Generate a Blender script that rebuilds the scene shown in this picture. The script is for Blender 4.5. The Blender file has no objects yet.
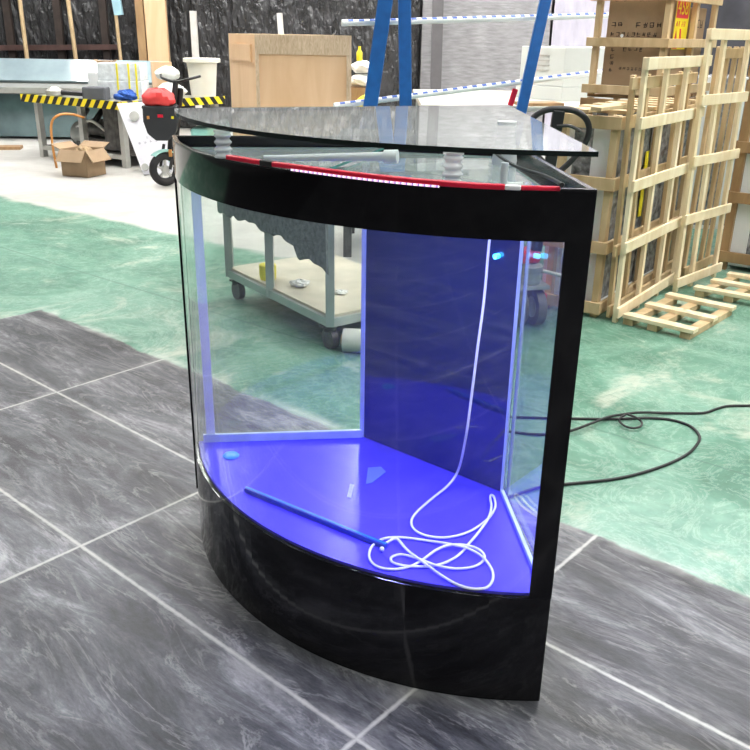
import bpy, bmesh, math, random
from mathutils import Vector, Matrix
random.seed(7)
C = bpy.context.scene.collection
PI = math.pi

# ------------------------------------------------------------------ camera
F, TH, RO, CZ = 850.2, .3826, .0171, 1.5457
fw = Vector((0, math.cos(TH), -math.sin(TH)))
up = Vector((0, math.sin(TH), math.cos(TH)))
rt = Vector((1, 0, 0))
R2 = rt*math.cos(RO) + up*math.sin(RO)
U2 = up*math.cos(RO) - rt*math.sin(RO)
def _ray(u, v): return fw + R2*((u-375)/F) + U2*((375-v)/F)
def at(u, v, z=0.):
    d = _ray(u, v); t = (z-CZ)/d.z
    return Vector((d.x*t, d.y*t, z))
def atY(u, v, Y):
    d = _ray(u, v); t = Y/d.y
    return Vector((d.x*t, Y, CZ+d.z*t))
cd = bpy.data.cameras.new('camera')
cam = bpy.data.objects.new('camera', cd); C.objects.link(cam)
M3 = Matrix((R2, U2, -fw)).transposed()
cam.matrix_world = Matrix.Translation((0, 0, CZ)) @ M3.to_4x4()
cd.sensor_width = 36; cd.sensor_fit = 'HORIZONTAL'; cd.lens = 36*F/750
cd.clip_start = .05; cd.clip_end = 100
bpy.context.scene.camera = cam

# ------------------------------------------------------------------ materials
def new_mat(name):
    m = bpy.data.materials.new(name); m.use_nodes = True
    nt = m.node_tree
    return m, nt, nt.nodes['Principled BSDF']
def N(nt, typ, **kw):
    n = nt.nodes.new(typ)
    for k, v in kw.items(): setattr(n, k, v)
    return n
def mat(name, col, rough=.5, metal=0., var=.12, scale=8., bump=0., spec=.5, coat=0., stretch=None, bscale=None, bdist=.02):
    m, nt, b = new_mat(name)
    b.inputs['Roughness'].default_value = rough
    b.inputs['Metallic'].default_value = metal
    b.inputs['Specular IOR Level'].default_value = spec
    b.inputs['Coat Weight'].default_value = coat
    b.inputs['Coat Roughness'].default_value = .03
    tc = N(nt, 'ShaderNodeTexCoord'); mp = N(nt, 'ShaderNodeMapping')
    if stretch: mp.inputs['Scale'].default_value = stretch
    nt.links.new(tc.outputs['Object'], mp.inputs[0])
    no = N(nt, 'ShaderNodeTexNoise'); no.inputs['Scale'].default_value = scale
    no.inputs['Detail'].default_value = 6
    nt.links.new(mp.outputs[0], no.inputs['Vector'])
    cr = N(nt, 'ShaderNodeValToRGB')
    cr.color_ramp.elements[0].position = .3; cr.color_ramp.elements[1].position = .7
    cr.color_ramp.elements[0].color = tuple(c*(1-var) for c in col)+(1,)
    cr.color_ramp.elements[1].color = tuple(min(1, c*(1+var)) for c in col)+(1,)
    nt.links.new(no.outputs[0], cr.inputs[0]); nt.links.new(cr.outputs[0], b.inputs['Base Color'])
    if bump:
        n2 = N(nt, 'ShaderNodeTexNoise'); n2.inputs['Scale'].default_value = bscale or scale
        n2.inputs['Detail'].default_value = 4
        nt.links.new(mp.outputs[0], n2.inputs['Vector'])
        bp = N(nt, 'ShaderNodeBump'); bp.inputs['Strength'].default_value = bump
        bp.inputs['Distance'].default_value = bdist
        nt.links.new(n2.outputs[0], bp.inputs['Height']); nt.links.new(bp.outputs[0], b.inputs['Normal'])
    return m
def glass(name, tint, ior=1.5, haze_mix=.0, rough=0., gain=1.):
    m, nt, b = new_mat(name); nt.nodes.remove(b)
    out = nt.nodes['Material Output']
    tr = N(nt, 'ShaderNodeBsdfTransparent'); tr.inputs[0].default_value = tint+(1,)
    gl = N(nt, 'ShaderNodeBsdfGlossy'); gl.inputs['Roughness'].default_value = rough
    gl.inputs[0].default_value = (1, 1, 1, 1)
    fr = N(nt, 'ShaderNodeFresnel'); ge = N(nt, 'ShaderNodeNewGeometry')
    io = N(nt, 'ShaderNodeMapRange'); io.inputs[3].default_value = ior; io.inputs[4].default_value = 1/ior    # thin pane: same reflectance from both sides
    nt.links.new(ge.outputs['Backfacing'], io.inputs[0]); nt.links.new(io.outputs[0], fr.inputs['IOR'])
    mu = N(nt, 'ShaderNodeMath', operation='MULTIPLY'); mu.inputs[1].default_value = gain; mu.use_clamp = True
    nt.links.new(fr.outputs[0], mu.inputs[0])
    mx = N(nt, 'ShaderNodeMixShader')
    nt.links.new(mu.outputs[0], mx.inputs[0]); nt.links.new(tr.outputs[0], mx.inputs[1]); nt.links.new(gl.outputs[0], mx.inputs[2])
    last = mx
    if haze_mix:  # white diffuse share: real milkiness and painted haze
        df = N(nt, 'ShaderNodeBsdfDiffuse'); df.inputs[0].default_value = (.85, .88, .88, 1)
        m2 = N(nt, 'ShaderNodeMixShader'); m2.inputs[0].default_value = haze_mix
        nt.links.new(mx.outputs[0], m2.inputs[1]); nt.links.new(df.outputs[0], m2.inputs[2]); last = m2
    nt.links.new(last.outputs[0], out.inputs[0])
    return m
def emit(name, col, s):
    m, nt, b = new_mat(name)
    b.inputs['Base Color'].default_value = (.8, .8, .8, 1)
    b.inputs['Emission Color'].default_value = col+(1,); b.inputs['Emission Strength'].default_value = s
    return m
def wood(name, c1, c2, scale=6, rough=.6):
    m, nt, b = new_mat(name); b.inputs['Roughness'].default_value = rough
    tc = N(nt, 'ShaderNodeTexCoord'); mp = N(nt, 'ShaderNodeMapping'); mp.inputs['Scale'].default_value = (1, 1, .25)
    no = N(nt, 'ShaderNodeTexNoise'); no.inputs['Scale'].default_value = scale; no.inputs['Detail'].default_value = 8
    no.inputs['Distortion'].default_value = 1.5
    cr = N(nt, 'ShaderNodeValToRGB')
    cr.color_ramp.elements[0].position = .32; cr.color_ramp.elements[1].position = .68
    cr.color_ramp.elements[0].color = c2+(1,); cr.color_ramp.elements[1].color = c1+(1,)
    nt.links.new(tc.outputs['Object'], mp.inputs[0]); nt.links.new(mp.outputs[0], no.inputs['Vector'])
    nt.links.new(no.outputs[0], cr.inputs[0]); nt.links.new(cr.outputs[0], b.inputs['Base Color'])
    return m

M = {}
M['black_gloss'] = mat('black_gloss', (.005, .005, .006), .05, var=.05, spec=.38)
M['black_film'] = mat('black_film', (.004, .004, .005), .10, var=.05, spec=.35)
M['black_rim'] = mat('black_rim', (.012, .012, .013), .22, var=.1)
M['clear'] = glass('clear_glass', (.955, .975, .968), 1.45, haze_mix=.007)
M['cover'] = glass('cover_glass', (.90, .96, .94), 1.5, haze_mix=.16)  # even diffuse share makes the cover sheets paler
M['top'] = glass('table_glass', (.86, .91, .90), 1.55, haze_mix=.11, gain=1.15)  # diffuse share paints the haze of bright reflections on the top
M['edge_dark'] = mat('dark_glass_edge', (.008, .016, .014), .1, var=.2)
M['edge_teal'] = mat('teal_glass_edge', (.10, .33, .29), .15, var=.2)
M['edge_pale'] = mat('pale_glass_edge', (.55, .66, .88), .25, var=.12, scale=12)
M['tank_blue'] = mat('tank_blue_film', (.095, .070, .96), .22, var=.10, scale=5, spec=.22)
M['acrylic'] = glass('acrylic', (.93, .93, .96), 1.49, haze_mix=.34)
M['red'] = mat('red_paint', (.72, .015, .05), .3, var=.08)
M['white_plastic'] = mat('white_plastic', (.86, .87, .87), .4, var=.03)
M['cord_white'] = mat('cord_white', (.88, .90, .93), .45, var=.02)
M['rubber'] = mat('black_rubber', (.012, .012, .013), .5, var=.2)
M['black_metal'] = mat('black_metal', (.015, .015, .016), .35, var=.2)
M['blue_rod'] = mat('blue_rod', (.02, .05, .42), .3, var=.1)
M['cyan_cap'] = mat('cyan_cap', (.03, .33, .95), .35, var=.05)
M['blue_label'] = mat('blue_label', (.16, .24, .95), .3, var=.1)
M['pale_wood'] = wood('pale_wood', (.93, .82, .60), (.78, .62, .38))
M['pale_wood_b'] = wood('pale_wood_worn', (.68, .52, .31), (.47, .33, .17))
M['brown_wood'] = wood('brown_wood', (.42, .27, .13), (.26, .15, .07))
M['ply'] = wood('plywood', (.80, .56, .35), (.70, .45, .25), 3)
M['chip'] = wood('chipboard', (.66, .52, .37), (.48, .35, .22), 40)
M['card'] = mat('cardboard', (.34, .235, .14), .75, var=.08)
M['card_dark'] = mat('cardboard_dark', (.33, .21, .12), .75, var=.08)
M['ink'] = mat('ink', (.04, .03, .025), .7)
M['foil'] = mat('bubble_wrap', (.27, .28, .29), .2, var=.6, scale=20, bump=1., bdist=.04)
M['foam_white'] = mat('foam_white', (.78, .80, .80), .7, var=.04)
M['foam_grey'] = mat('foam_grey', (.17, .18, .19), .9, var=.35, scale=40, bump=.4)
M['steel'] = mat('steel', (.50, .50, .47), .4, metal=.55, var=.12)
M['steel_dark'] = mat('steel_dark', (.09, .085, .08), .45, metal=.3, var=.5, scale=14)
M['alu'] = mat('aluminium', (.45, .49, .47), .35, metal=.5, var=.1)
M['blue_steel'] = mat('blue_steel', (.010, .105, .36), .4, var=.15, scale=12)
M['rail_white'] = mat('rail_white', (.80, .83, .82), .45, var=.03)
M['rail_blue'] = mat('rail_blue', (.02, .08, .36), .5)
M['cabinet'] = mat('cabinet_white', (.58, .60, .57), .45, var=.02)
M['table_white'] = mat('table_white', (.52, .51, .46), .55, var=.05)
M['yellow'] = mat('yellow', (.90, .78, .03), .5, var=.05)
M['rag_blue'] = mat('rag_blue', (.03, .10, .38), .9, var=.2, scale=20)
M['mint'] = mat('mint_paint', (.35, .68, .62), .25, var=.04)
M['orange'] = mat('orange_hose', (.55, .24, .06), .5)
M['tarp'] = mat('black_tarp', (.026, .026, .028), .27, var=.4, scale=3, bump=1.0, bscale=4.5, stretch=(2.0, 1, .8), bdist=.12, spec=.8)
M['weave'] = mat('grey_film', (.27, .265, .275), .5, var=.22, scale=9, bump=.5, stretch=(.6, 1, 3))
M['lilac'] = mat('lilac_film', (.47, .45, .53), .4, var=.12, scale=4, bump=.8, stretch=(2, 1, .6))
M['wall'] = mat('wall_paint', (.10, .10, .105), .8)
M['ceiling'] = mat('ceiling_sheet', (.30, .31, .32), .7)
M['pump_grey'] = mat('pump_grey', (.36, .38, .36), .4, metal=.2, var=.2)
M['sheet_glass'] = mat('dark_sheet_glass', (.10, .16, .17), .06, var=.35, scale=2, spec=.7)
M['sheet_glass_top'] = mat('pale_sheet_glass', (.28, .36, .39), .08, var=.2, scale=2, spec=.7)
M['scrap'] = mat('scrap_white', (.85, .85, .84), .6)
M['bag'] = mat('white_sack', (.80, .82, .79), .5, var=.12, scale=14, bump=.5)
M['clearwrap'] = mat('clear_wrap', (.72, .76, .77), .25, var=.16, scale=16, bump=.5)

# panel: glossy blue acrylic
def panel_mat():
    m, nt, b = new_mat('blue_acrylic')
    b.inputs['Base Color'].default_value = (.012, .024, .12, 1)
    b.inputs['Roughness'].default_value = .03
    b.inputs['Specular IOR Level'].default_value = .8
    b.inputs['IOR'].default_value = 1.75
    return m
M['panel'] = panel_mat()

# ------------------------------------------------------------------ mesh builder
class MB:
    def __init__(s): s.v = []; s.f = []; s.mi = []; s.k = 0
    def add(s, vs, fs, k=None):
        o = len(s.v); s.v += [Vector(p) for p in vs]
        for f in fs: s.f.append([o+i for i in f]); s.mi.append(s.k if k is None else k)
        return s
    def box(s, c, d, rot=None, k=None):
        c = Vector(c); h = Vector(d)*.5
        vs = [Vector((x*h.x, y*h.y, z*h.z)) for x in (-1, 1) for y in (-1, 1) for z in (-1, 1)]
        if rot is not None: vs = [rot @ p for p in vs]
        return s.add([c+p for p in vs], [(0, 1, 3, 2), (4, 6, 7, 5), (0, 4, 5, 1), (2, 3, 7, 6), (0, 2, 6, 4), (1, 5, 7, 3)], k)
    def bar(s, p, q, w, h, upv=(0, 0, 1), k=None):
        p = Vector(p); q = Vector(q); d = (q-p); L = d.length; d.normalize()
        u = Vector(upv); x = d.cross(u)
        if x.length < 1e-4: x = d.cross(Vector((1, 0, 0)))
        x.normalize(); u = x.cross(d)
        rot = Matrix((d, x, u)).transposed()
        return s.box((p+q)*.5, (L, w, h), rot, k)
    def tube(s, pts, r, n=10, closed=False, k=None, caps=True):
        pts = [Vector(p) for p in pts]; m = len(pts)
        rs = r if isinstance(r, (list, tuple)) else [r]*m
        t0 = (pts[1]-pts[0]).normalized()
        a = t0.cross(Vector((0, 0, 1)))
        if a.length < 1e-3: a = t0.cross(Vector((1, 0, 0)))
        a.normalize(); vs = []; pt = t0
        for i, p in enumerate(pts):
            if closed: t = (pts[(i+1) % m]-pts[i-1]).normalized()
            else: t = (pts[min(i+1, m-1)]-pts[max(i-1, 0)]).normalized()
            q = pt.rotation_difference(t); a = q @ a; a = (a-t*a.dot(t)).normalized(); pt = t
            b = t.cross(a)
            for j in range(n):
                w = 2*PI*j/n; vs.append(p+(a*math.cos(w)+b*math.sin(w))*rs[i])
        fs = []
        for i in range(m if closed else m-1):
            i2 = (i+1) % m
            for j in range(n):
                j2 = (j+1) % n; fs.append((i*n+j, i*n+j2, i2*n+j2, i2*n+j))
        if not closed and caps: fs += [tuple(range(n-1, -1, -1)), tuple((m-1)*n+j for j in range(n))]
        return s.add(vs, fs, k)
    def cyl(s, p, q, r, n=20, k=None): return s.tube([p, q], r, n, k=k)
    def lathe(s, prof, c=(0, 0, 0), n=28, k=None, rot=None):
        c = Vector(c); vs = []; m = len(prof)
        for r, z in prof:
            for j in range(n):
                w = 2*PI*j/n; p = Vector((r*math.cos(w), r*math.sin(w), z))
                vs.append(c+(rot @ p if rot is not None else p))
        fs = [(i*n+j, i*n+(j+1) % n, (i+1)*n+(j+1) % n, (i+1)*n+j) for i in range(m-1) for j in range(n)]
        fs += [tuple(range(n-1, -1, -1)), tuple((m-1)*n+j for j in range(n))]
        return s.add(vs, fs, k)
    def prism(s, poly, z0, z1, k=None, kside=None):
        n = len(poly)
        vs = [(p[0], p[1], z0) for p in poly]+[(p[0], p[1], z1) for p in poly]
        s.add(vs, [tuple(range(n-1, -1, -1)), tuple(range(n, 2*n))], k)
        o = len(s.v)-2*n
        for i in range(n):
            j = (i+1) % n; s.f.append([o+i, o+j, o+n+j, o+n+i]); s.mi.append((k if k is not None else s.k) if kside is None else kside)
        return s
    def plate(s, poly3, th, k=None):      # polygon in space thickened along its normal (two-sided)
        P = [Vector(p) for p in poly3]; n = len(P)
        nn = (P[1]-P[0]).cross(P[2]-P[0]).normalized()*th*.5
        vs = [p-nn for p in P]+[p+nn for p in P]
        fs = [tuple(range(n-1, -1, -1)), tuple(range(n, 2*n))]+[(i, (i+1) % n, n+(i+1) % n, n+i) for i in range(n)]
        return s.add(vs, fs, k)
    def blob(s, c, rad, seed=0, amp=.15, n=16, m=10, flat=0., k=None):
        rnd = random.Random(seed); ph = [rnd.uniform(0, 6.28) for _ in range(6)]
        c = Vector(c); vs = []
        for i in range(m+1):
            th = PI*i/m
            for j in range(n):
                w = 2*PI*j/n
                e = 1+amp*(math.sin(3*w+ph[0])*math.sin(2*th+ph[1])+.6*math.sin(5*w+ph[2]+3*th)+.4*math.sin(7*th+ph[3]-4*w))
                p = Vector((math.sin(th)*math.cos(w)*rad[0]*e, math.sin(th)*math.sin(w)*rad[1]*e, math.cos(th)*rad[2]*e))
                p.z = max(p.z, -rad[2]*(1-flat)); vs.append(c+p)
        fs = [(i*n+j, (i+1)*n+j, (i+1)*n+(j+1) % n, i*n+(j+1) % n) for i in range(m) for j in range(n)]
        return s.add(vs, fs, k)
    def build(s, name, mats, parent=None, bevel=0., smooth=False, world=True):
        me = bpy.data.meshes.new(name); ms = mats if isinstance(mats, (list, tuple)) else [mats]
        vs = s.v; loc = Vector((0, 0, 0))
        if parent is not None and world:
            mw = Matrix.Identity(4); o = parent; ch = []
            while o is not None: ch.append(o); o = o.parent
            for o in reversed(ch): mw = mw @ Matrix.LocRotScale(o.location, o.rotation_euler, o.scale)
            iv = mw.inverted(); vs = [iv @ p for p in vs]
        elif parent is None:
            xs = [p.x for p in vs]; ys = [p.y for p in vs]; zs = [p.z for p in vs]
            loc = Vector(((min(xs)+max(xs))/2, (min(ys)+max(ys))/2, min(zs))); vs = [p-loc for p in vs]
        me.from_pydata([tuple(p) for p in vs], [], s.f)
        for m_ in ms: me.materials.append(m_)
        for p, k in zip(me.polygons, s.mi): p.material_index = k; p.use_smooth = smooth
        bm = bmesh.new(); bm.from_mesh(me); bmesh.ops.remove_doubles(bm, verts=bm.verts, dist=1e-6)
        bmesh.ops.recalc_face_normals(bm, faces=bm.faces); bm.to_mesh(me); bm.free()
        if smooth:
            try: me.set_sharp_from_angle(angle=math.radians(40))
            except Exception: pass
        ob = bpy.data.objects.new(name, me); C.objects.link(ob); ob.location = loc
        if parent is not None: ob.parent = parent
        if bevel:
            b = ob.modifiers.new('bevel', 'BEVEL'); b.width = bevel; b.segments = 2; b.limit_method = 'ANGLE'
        return ob
def tag(o, label=None, cat=None, group=None, kind=None):
    if label: o['label'] = label
    if cat: o['category'] = cat
    if group: o['group'] = group
    if kind: o['kind'] = kind
    return o
def thing(name, label, cat, loc=(0, 0, 0), rz=0., group=None):
    o = bpy.data.objects.new(name, None); C.objects.link(o); o.empty_display_size = .1
    o.location = tuple(loc)[:3] if len(loc) > 2 else (loc[0], loc[1], 0); o.rotation_euler = (0, 0, rz)
    return tag(o, label, cat, group)
def smoothpath(pts, n=8):
    P = [Vector(p) for p in pts]; P = [P[0]*2-P[1]]+P+[P[-1]*2-P[-2]]; out = []
    for i in range(1, len(P)-2):
        a, b, c, d = P[i-1:i+3]
        for k in range(n):
            t = k/n
            out.append(.5*((2*b)+(c-a)*t+(2*a-5*b+4*c-d)*t*t+(3*b-a-3*c+d)*t**3))
    out.append(P[-2]); return out
def glyphs(mb, o, ux, uy, nrm, n, size, gap, seed, th=.0012, k=None):
    """a row of n square brush-stroke characters"""
    rnd = random.Random(seed); o = Vector(o); ux = Vector(ux); uy = Vector(uy); nrm = Vector(nrm)
    for i in range(n):
        b = o+ux*(i*(size+gap))
        for _ in range(3):
            y = rnd.choice((.08, .35, .6, .9))*size; x0 = rnd.uniform(0, .25)*size; x1 = rnd.uniform(.7, 1)*size
            mb.bar(b+ux*x0+uy*y, b+ux*x1+uy*(y+.03*size), size*.11, th, nrm, k)
        for _ in range(2):
            x = rnd.choice((.15, .45, .8))*size; y0 = rnd.uniform(0, .3)*size
            mb.bar(b+ux*x+uy*y0, b+ux*(x+rnd.uniform(-.12, .12)*size)+uy*size*.95, size*.11, th, nrm, k)

# ------------------------------------------------------------------ floor
TA = -.7133; TO = (-.0295, 1.5403)
def floor_mat():
    m, nt, b = new_mat('workshop_floor'); L = nt.links
    tc = N(nt, 'ShaderNodeTexCoord'); P = tc.outputs['Object']
    def math_(op, a, b_=None, c_=None, clamp=False):
        n = N(nt, 'ShaderNodeMath', operation=op); n.use_clamp = clamp
        for i, x in enumerate((a, b_, c_)):
            if x is None: continue
            if hasattr(x, 'is_linked'): L.new(x, n.inputs[i])
            else: n.inputs[i].default_value = x
        return n.outputs[0]
    def dot(vec, off):
        n = N(nt, 'ShaderNodeVectorMath', operation='DOT_PRODUCT'); L.new(P, n.inputs[0]); n.inputs[1].default_value = vec
        return math_('ADD', n.outputs['Value'], off)
    def noise(scale, detail=6, vec=None, dist=0., rough=.5):
        n = N(nt, 'ShaderNodeTexNoise'); n.inputs['Scale'].default_value = scale; n.inputs['Detail'].default_value = detail
        n.inputs['Distortion'].default_value = dist; n.inputs['Roughness'].default_value = rough
        L.new(vec if vec is not None else P, n.inputs['Vector']); return n.outputs[0]
    def ramp(x, stops):
        n = N(nt, 'ShaderNodeValToRGB'); e = n.color_ramp.elements
        while len(e) < len(stops): e.new(.5)
        for q, (p, c) in zip(e, stops): q.position = p; q.color = tuple(c)+(1,) if len(c) == 3 else c
        L.new(x, n.inputs[0]); return n.outputs[0]
    def mix(f, a, b_, mode='MIX'):
        n = N(nt, 'ShaderNodeMix', data_type='RGBA', blend_type=mode)
        for i, x in ((0, f), (6, a), (7, b_)):
            if hasattr(x, 'is_linked'): L.new(x, n.inputs[i])
            else: n.inputs[i].default_value = x if i == 0 else tuple(x)+(1,)
        return n.outputs[2]
    d = (math.cos(TA), math.sin(TA)); nn = (-d[1], d[0])
    a = dot((nn[0]/.6, nn[1]/.6, 0), -(TO[0]*nn[0]+TO[1]*nn[1])/.6)
    bb = dot((-d[0]/1.2, -d[1]/1.2, 0), (TO[0]*d[0]+TO[1]*d[1])/1.2)
    # tile stone: streaks along the slab (direction d)
    rot = N(nt, 'ShaderNodeCombineXYZ'); L.new(math_('MULTIPLY', bb, 1.2), rot.inputs[0]); L.new(math_('MULTIPLY', a, 2.3), rot.inputs[1])
    cell = N(nt, 'ShaderNodeCombineXYZ'); fa = math_('FLOOR', a); fb = math_('FLOOR', bb)
    L.new(fa, cell.inputs[0]); L.new(fb, cell.inputs[1])
    wn = N(nt, 'ShaderNodeTexWhiteNoise'); wn.noise_dimensions = '3D'; L.new(cell.outputs[0], wn.inputs['Vector'])
    offv = N(nt, 'ShaderNodeVectorMath', operation='MULTIPLY_ADD'); L.new(wn.outputs['Color'], offv.inputs[0])
    offv.inputs[1].default_value = (9, 9, 9); L.new(rot.outputs[0], offv.inputs[2]); V = offv.outputs[0]
    n1 = noise(1.9, 14, V, .5, .74); n2 = noise(6, 10, V, .4, .8); n3 = noise(40, 5, V, .2, .75)
    st = ramp(n1, [(.33, (.017, .018, .021)), (.45, (.055, .058, .066)), (.55, (.112, .116, .127)), (.67, (.29, .295, .305))])
    st = mix(.75, st, ramp(n2, [(.3, (.55, .55, .56)), (.55, (1, 1, 1)), (.75, (1.45, 1.43, 1.42))]), 'MULTIPLY')
    st = mix(.6, st, ramp(n3, [(.3, (.6, .6, .6)), (.7, (1.35, 1.35, 1.35))]), 'MULTIPLY')
    vein = noise(1.5, 12, V, 1.3, .66)
    vm = math_('SUBTRACT', 1., math_('MULTIPLY', math_('ABSOLUTE', math_('SUBTRACT', vein, .5)), 38.), clamp=True)
    vm = math_('MULTIPLY', vm, math_('SUBTRACT', math_('MULTIPLY', noise(5, 4, V), 2.4), .75, clamp=True), clamp=True)
    st = mix(math_('MULTIPLY', vm, .5), st, (.40, .40, .40))
    tone = math_('MULTIPLY_ADD', math_('SUBTRACT', math_('MULTIPLY', noise(1.1, 4), 1.6), .8), .7, math_('MULTIPLY_ADD', wn.outputs['Value'], .40, .85))
    tv = N(nt, 'ShaderNodeCombineColor'); [L.new(tone, tv.inputs[i]) for i in range(3)]
    st = mix(1., st, tv.outputs[0], 'MULTIPLY')
    # grout
    wob = math_('MULTIPLY', math_('SUBTRACT', noise(22, 8, None, .5, .7), .5), .014)
    def line(x, sz, w):
        fr_ = math_('FRACT', math_('ADD', x, .5)); dd = math_('ABSOLUTE', math_('SUBTRACT', fr_, .5))
        dm = math_('ADD', math_('MULTIPLY', dd, sz), wob)
        return math_('SUBTRACT', 1., math_('DIVIDE', dm, w), clamp=True)
    g = math_('MAXIMUM', line(a, .6, .008), line(bb, 1.2, .008))
    gs = math_('MAXIMUM', line(a, .6, .05), line(bb, 1.2, .05))
    smear = math_('MULTIPLY', gs, math_('SUBTRACT', math_('MULTIPLY', noise(7, 8, None, 1.5), 2.6), 1.05, clamp=True), clamp=True)
    g = math_('MULTIPLY', math_('POWER', g, .6), math_('MULTIPLY_ADD', noise(3.2, 4), 1.3, .25, clamp=True), clamp=True)
    st = mix(math_('MAXIMUM', g, math_('MULTIPLY', smear, .35)), st, (.50, .50, .47))
    # green paint
    gn = noise(1.3, 8, None, 1.2, .6); gn2 = noise(7, 8, None, 1.5, .65); gn3 = noise(30, 6, None, .5, .7)
    gr = ramp(gn, [(.34, (.062, .17, .115)), (.5, (.108, .25, .178)), (.66, (.19, .345, .265))])
    gr = mix(.5, gr, ramp(gn2, [(.3, (.72, .76, .74)), (.7, (1.28, 1.22, 1.24))]), 'MULTIPLY')
    gr = mix(.35, gr, ramp(gn3, [(.3, (.75, .75, .75)), (.7, (1.25, 1.25, 1.25))]), 'MULTIPLY')
    worn = ramp(noise(.9, 9, None, 1.8, .7), [(.54, (0, 0, 0)), (.66, (1, 1, 1))])
    gr = mix(math_('MULTIPLY', worn, .6), gr, (.56, .55, .46))
    scr = noise(3, 10, None, 4., .75)
    scr = math_('SUBTRACT', 1., math_('MULTIPLY', math_('ABSOLUTE', math_('SUBTRACT', scr, .52)), 30.), clamp=True)
    gr = mix(math_('MULTIPLY', scr, .22), gr, (.60, .70, .62))
    # expansion joint in the green paint, parallel to the slab rows
    p0 = Vector((-2.849, 6.301)); p1 = Vector((-1.127, 4.924)); dj = (p1-p0).normalized(); nj = Vector((-dj.y, dj.x))
    jl = math_('ABSOLUTE', dot((nj.x, nj.y, 0), -p0.dot(nj)))
    jl = math_('SUBTRACT', 1., math_('DIVIDE', jl, .012), clamp=True)
    gr = mix(math_('MULTIPLY', jl, .6), gr, (.05, .12, .09))
    # concrete
    cn = noise(1.1, 9, None, .8, .6)
    co = ramp(cn, [(.3, (.44, .43, .40)), (.55, (.54, .53, .50)), (.75, (.62, .61, .59))])
    co = mix(.3, co, ramp(noise(9, 7), [(.3, (.8, .8, .8)), (.7, (1.15, 1.15, 1.15))]), 'MULTIPLY')
    # masks
    q0 = Vector((-3.586, 8.2)); q1 = Vector((-.778, 6.15)); dq = (q1-q0).normalized(); nq = Vector((-dq.y, dq.x))
    far = math_('ADD', dot((nq.x, nq.y, 0), -q0.dot(nq)), math_('MULTIPLY', math_('SUBTRACT', noise(2.5, 8), .5), .25))
    far2 = math_('MULTIPLY', dot((-1, 0, 0), .25), 6., clamp=True)
    far3 = math_('MULTIPLY', dot((0, 1, 0), -8.6), 6., clamp=True)
    left = dot((-1, 0, 0), -3.55)
    left = math_('MULTIPLY', math_('MULTIPLY', left, 6., clamp=True), math_('MULTIPLY', dot((0, 1, 0), -8.05), 6., clamp=True))
    cm = math_('MAXIMUM', math_('MULTIPLY', math_('MULTIPLY', far, 12., clamp=True), far2), far3)
    col = mix(cm, gr, co)
    dk = math_('MULTIPLY', math_('MULTIPLY', dot((-1, 0, 0), -3.0), 4., clamp=True), math_('MULTIPLY', dot((0, -1, 0), 4.3), 4., clamp=True))  # unseen floor at left, made dark to dim the black band's reflection
    col = mix(dk, col, (.035, .035, .037))
    ew = math_('MULTIPLY', math_('SUBTRACT', noise(6, 8), .5), .09)
    ta = math_('MULTIPLY', math_('ADD', math_('SUBTRACT', 1.985, a), math_('MULTIPLY', ew, 1.6)), 40., clamp=True)
    tb = math_('MULTIPLY', math_('ADD', math_('SUBTRACT', 3.0, bb), math_('MULTIPLY', ew, .5)), 120., clamp=True)
    tm = math_('MULTIPLY', ta, tb)
    # pale mortar smears along the edge of the slabs
    ea = math_('SUBTRACT', 1., math_('DIVIDE', math_('ABSOLUTE', math_('SUBTRACT', 2.0, a)), .09), clamp=True)
    ea = math_('MULTIPLY', ea, math_('MULTIPLY', math_('SUBTRACT', 3.05, bb), 30., clamp=True))
    ea = math_('MULTIPLY', ea, math_('SUBTRACT', math_('MULTIPLY', noise(4, 8, None, 1.), 2.6), .95, clamp=True), clamp=True)
    col = mix(tm, col, st)
    col = mix(math_('MULTIPLY', ea, .8), col, (.62, .62, .58))
    L.new(col, b.inputs['Base Color'])
    ro = math_('MULTIPLY_ADD', tm, -.10, .44); ro = math_('ADD', ro, math_('MULTIPLY', math_('SUBTRACT', n2, .5), .25))
    L.new(ro, b.inputs['Roughness'])
    b.inputs['Specular IOR Level'].default_value = .30
    bp = N(nt, 'ShaderNodeBump'); bp.inputs['Strength'].default_value = .25; bp.inputs['Distance'].default_value = .01
    L.new(math_('ADD', math_('MULTIPLY', n2, tm), math_('MULTIPLY', gn2, .6)), bp.inputs['Height']); L.new(bp.outputs[0], b.inputs['Normal'])
    return m
XW0, XW1, YW0, YW1, ZC = -8.5, 8.5, -6., 15.0, 6.2
fl = MB().box(((XW0+XW1)/2, (YW0+YW1)/2, -.05), (XW1-XW0, YW1-YW0, .1)).build('floor', floor_mat())
# keep object coordinates = world coordinates
for v in fl.data.vertices: v.co += fl.location
fl.location = (0, 0, 0); tag(fl, kind='structure')
def struct(name, c, d, m): return tag(MB().box(c, d).build(name, m), kind='structure')
struct('wall_back', ((XW0+XW1)/2, YW1+.1, ZC/2), (XW1-XW0, .2, ZC), M['wall'])
struct('wall_left', (XW0-.1, (YW0+YW1)/2, ZC/2), (.2, YW1-YW0, ZC), M['wall'])
struct('wall_right', (XW1+.1, (YW0+YW1)/2, ZC/2), (.2, YW1-YW0, ZC), M['wall'])
struct('wall_front', ((XW0+XW1)/2, YW0-.1, ZC/2), (XW1-XW0, .2, ZC), M['wall'])
struct('ceiling', ((XW0+XW1)/2, (YW0+YW1)/2, ZC+.1), (XW1-XW0, YW1-YW0, .2), M['ceiling'])

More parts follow.
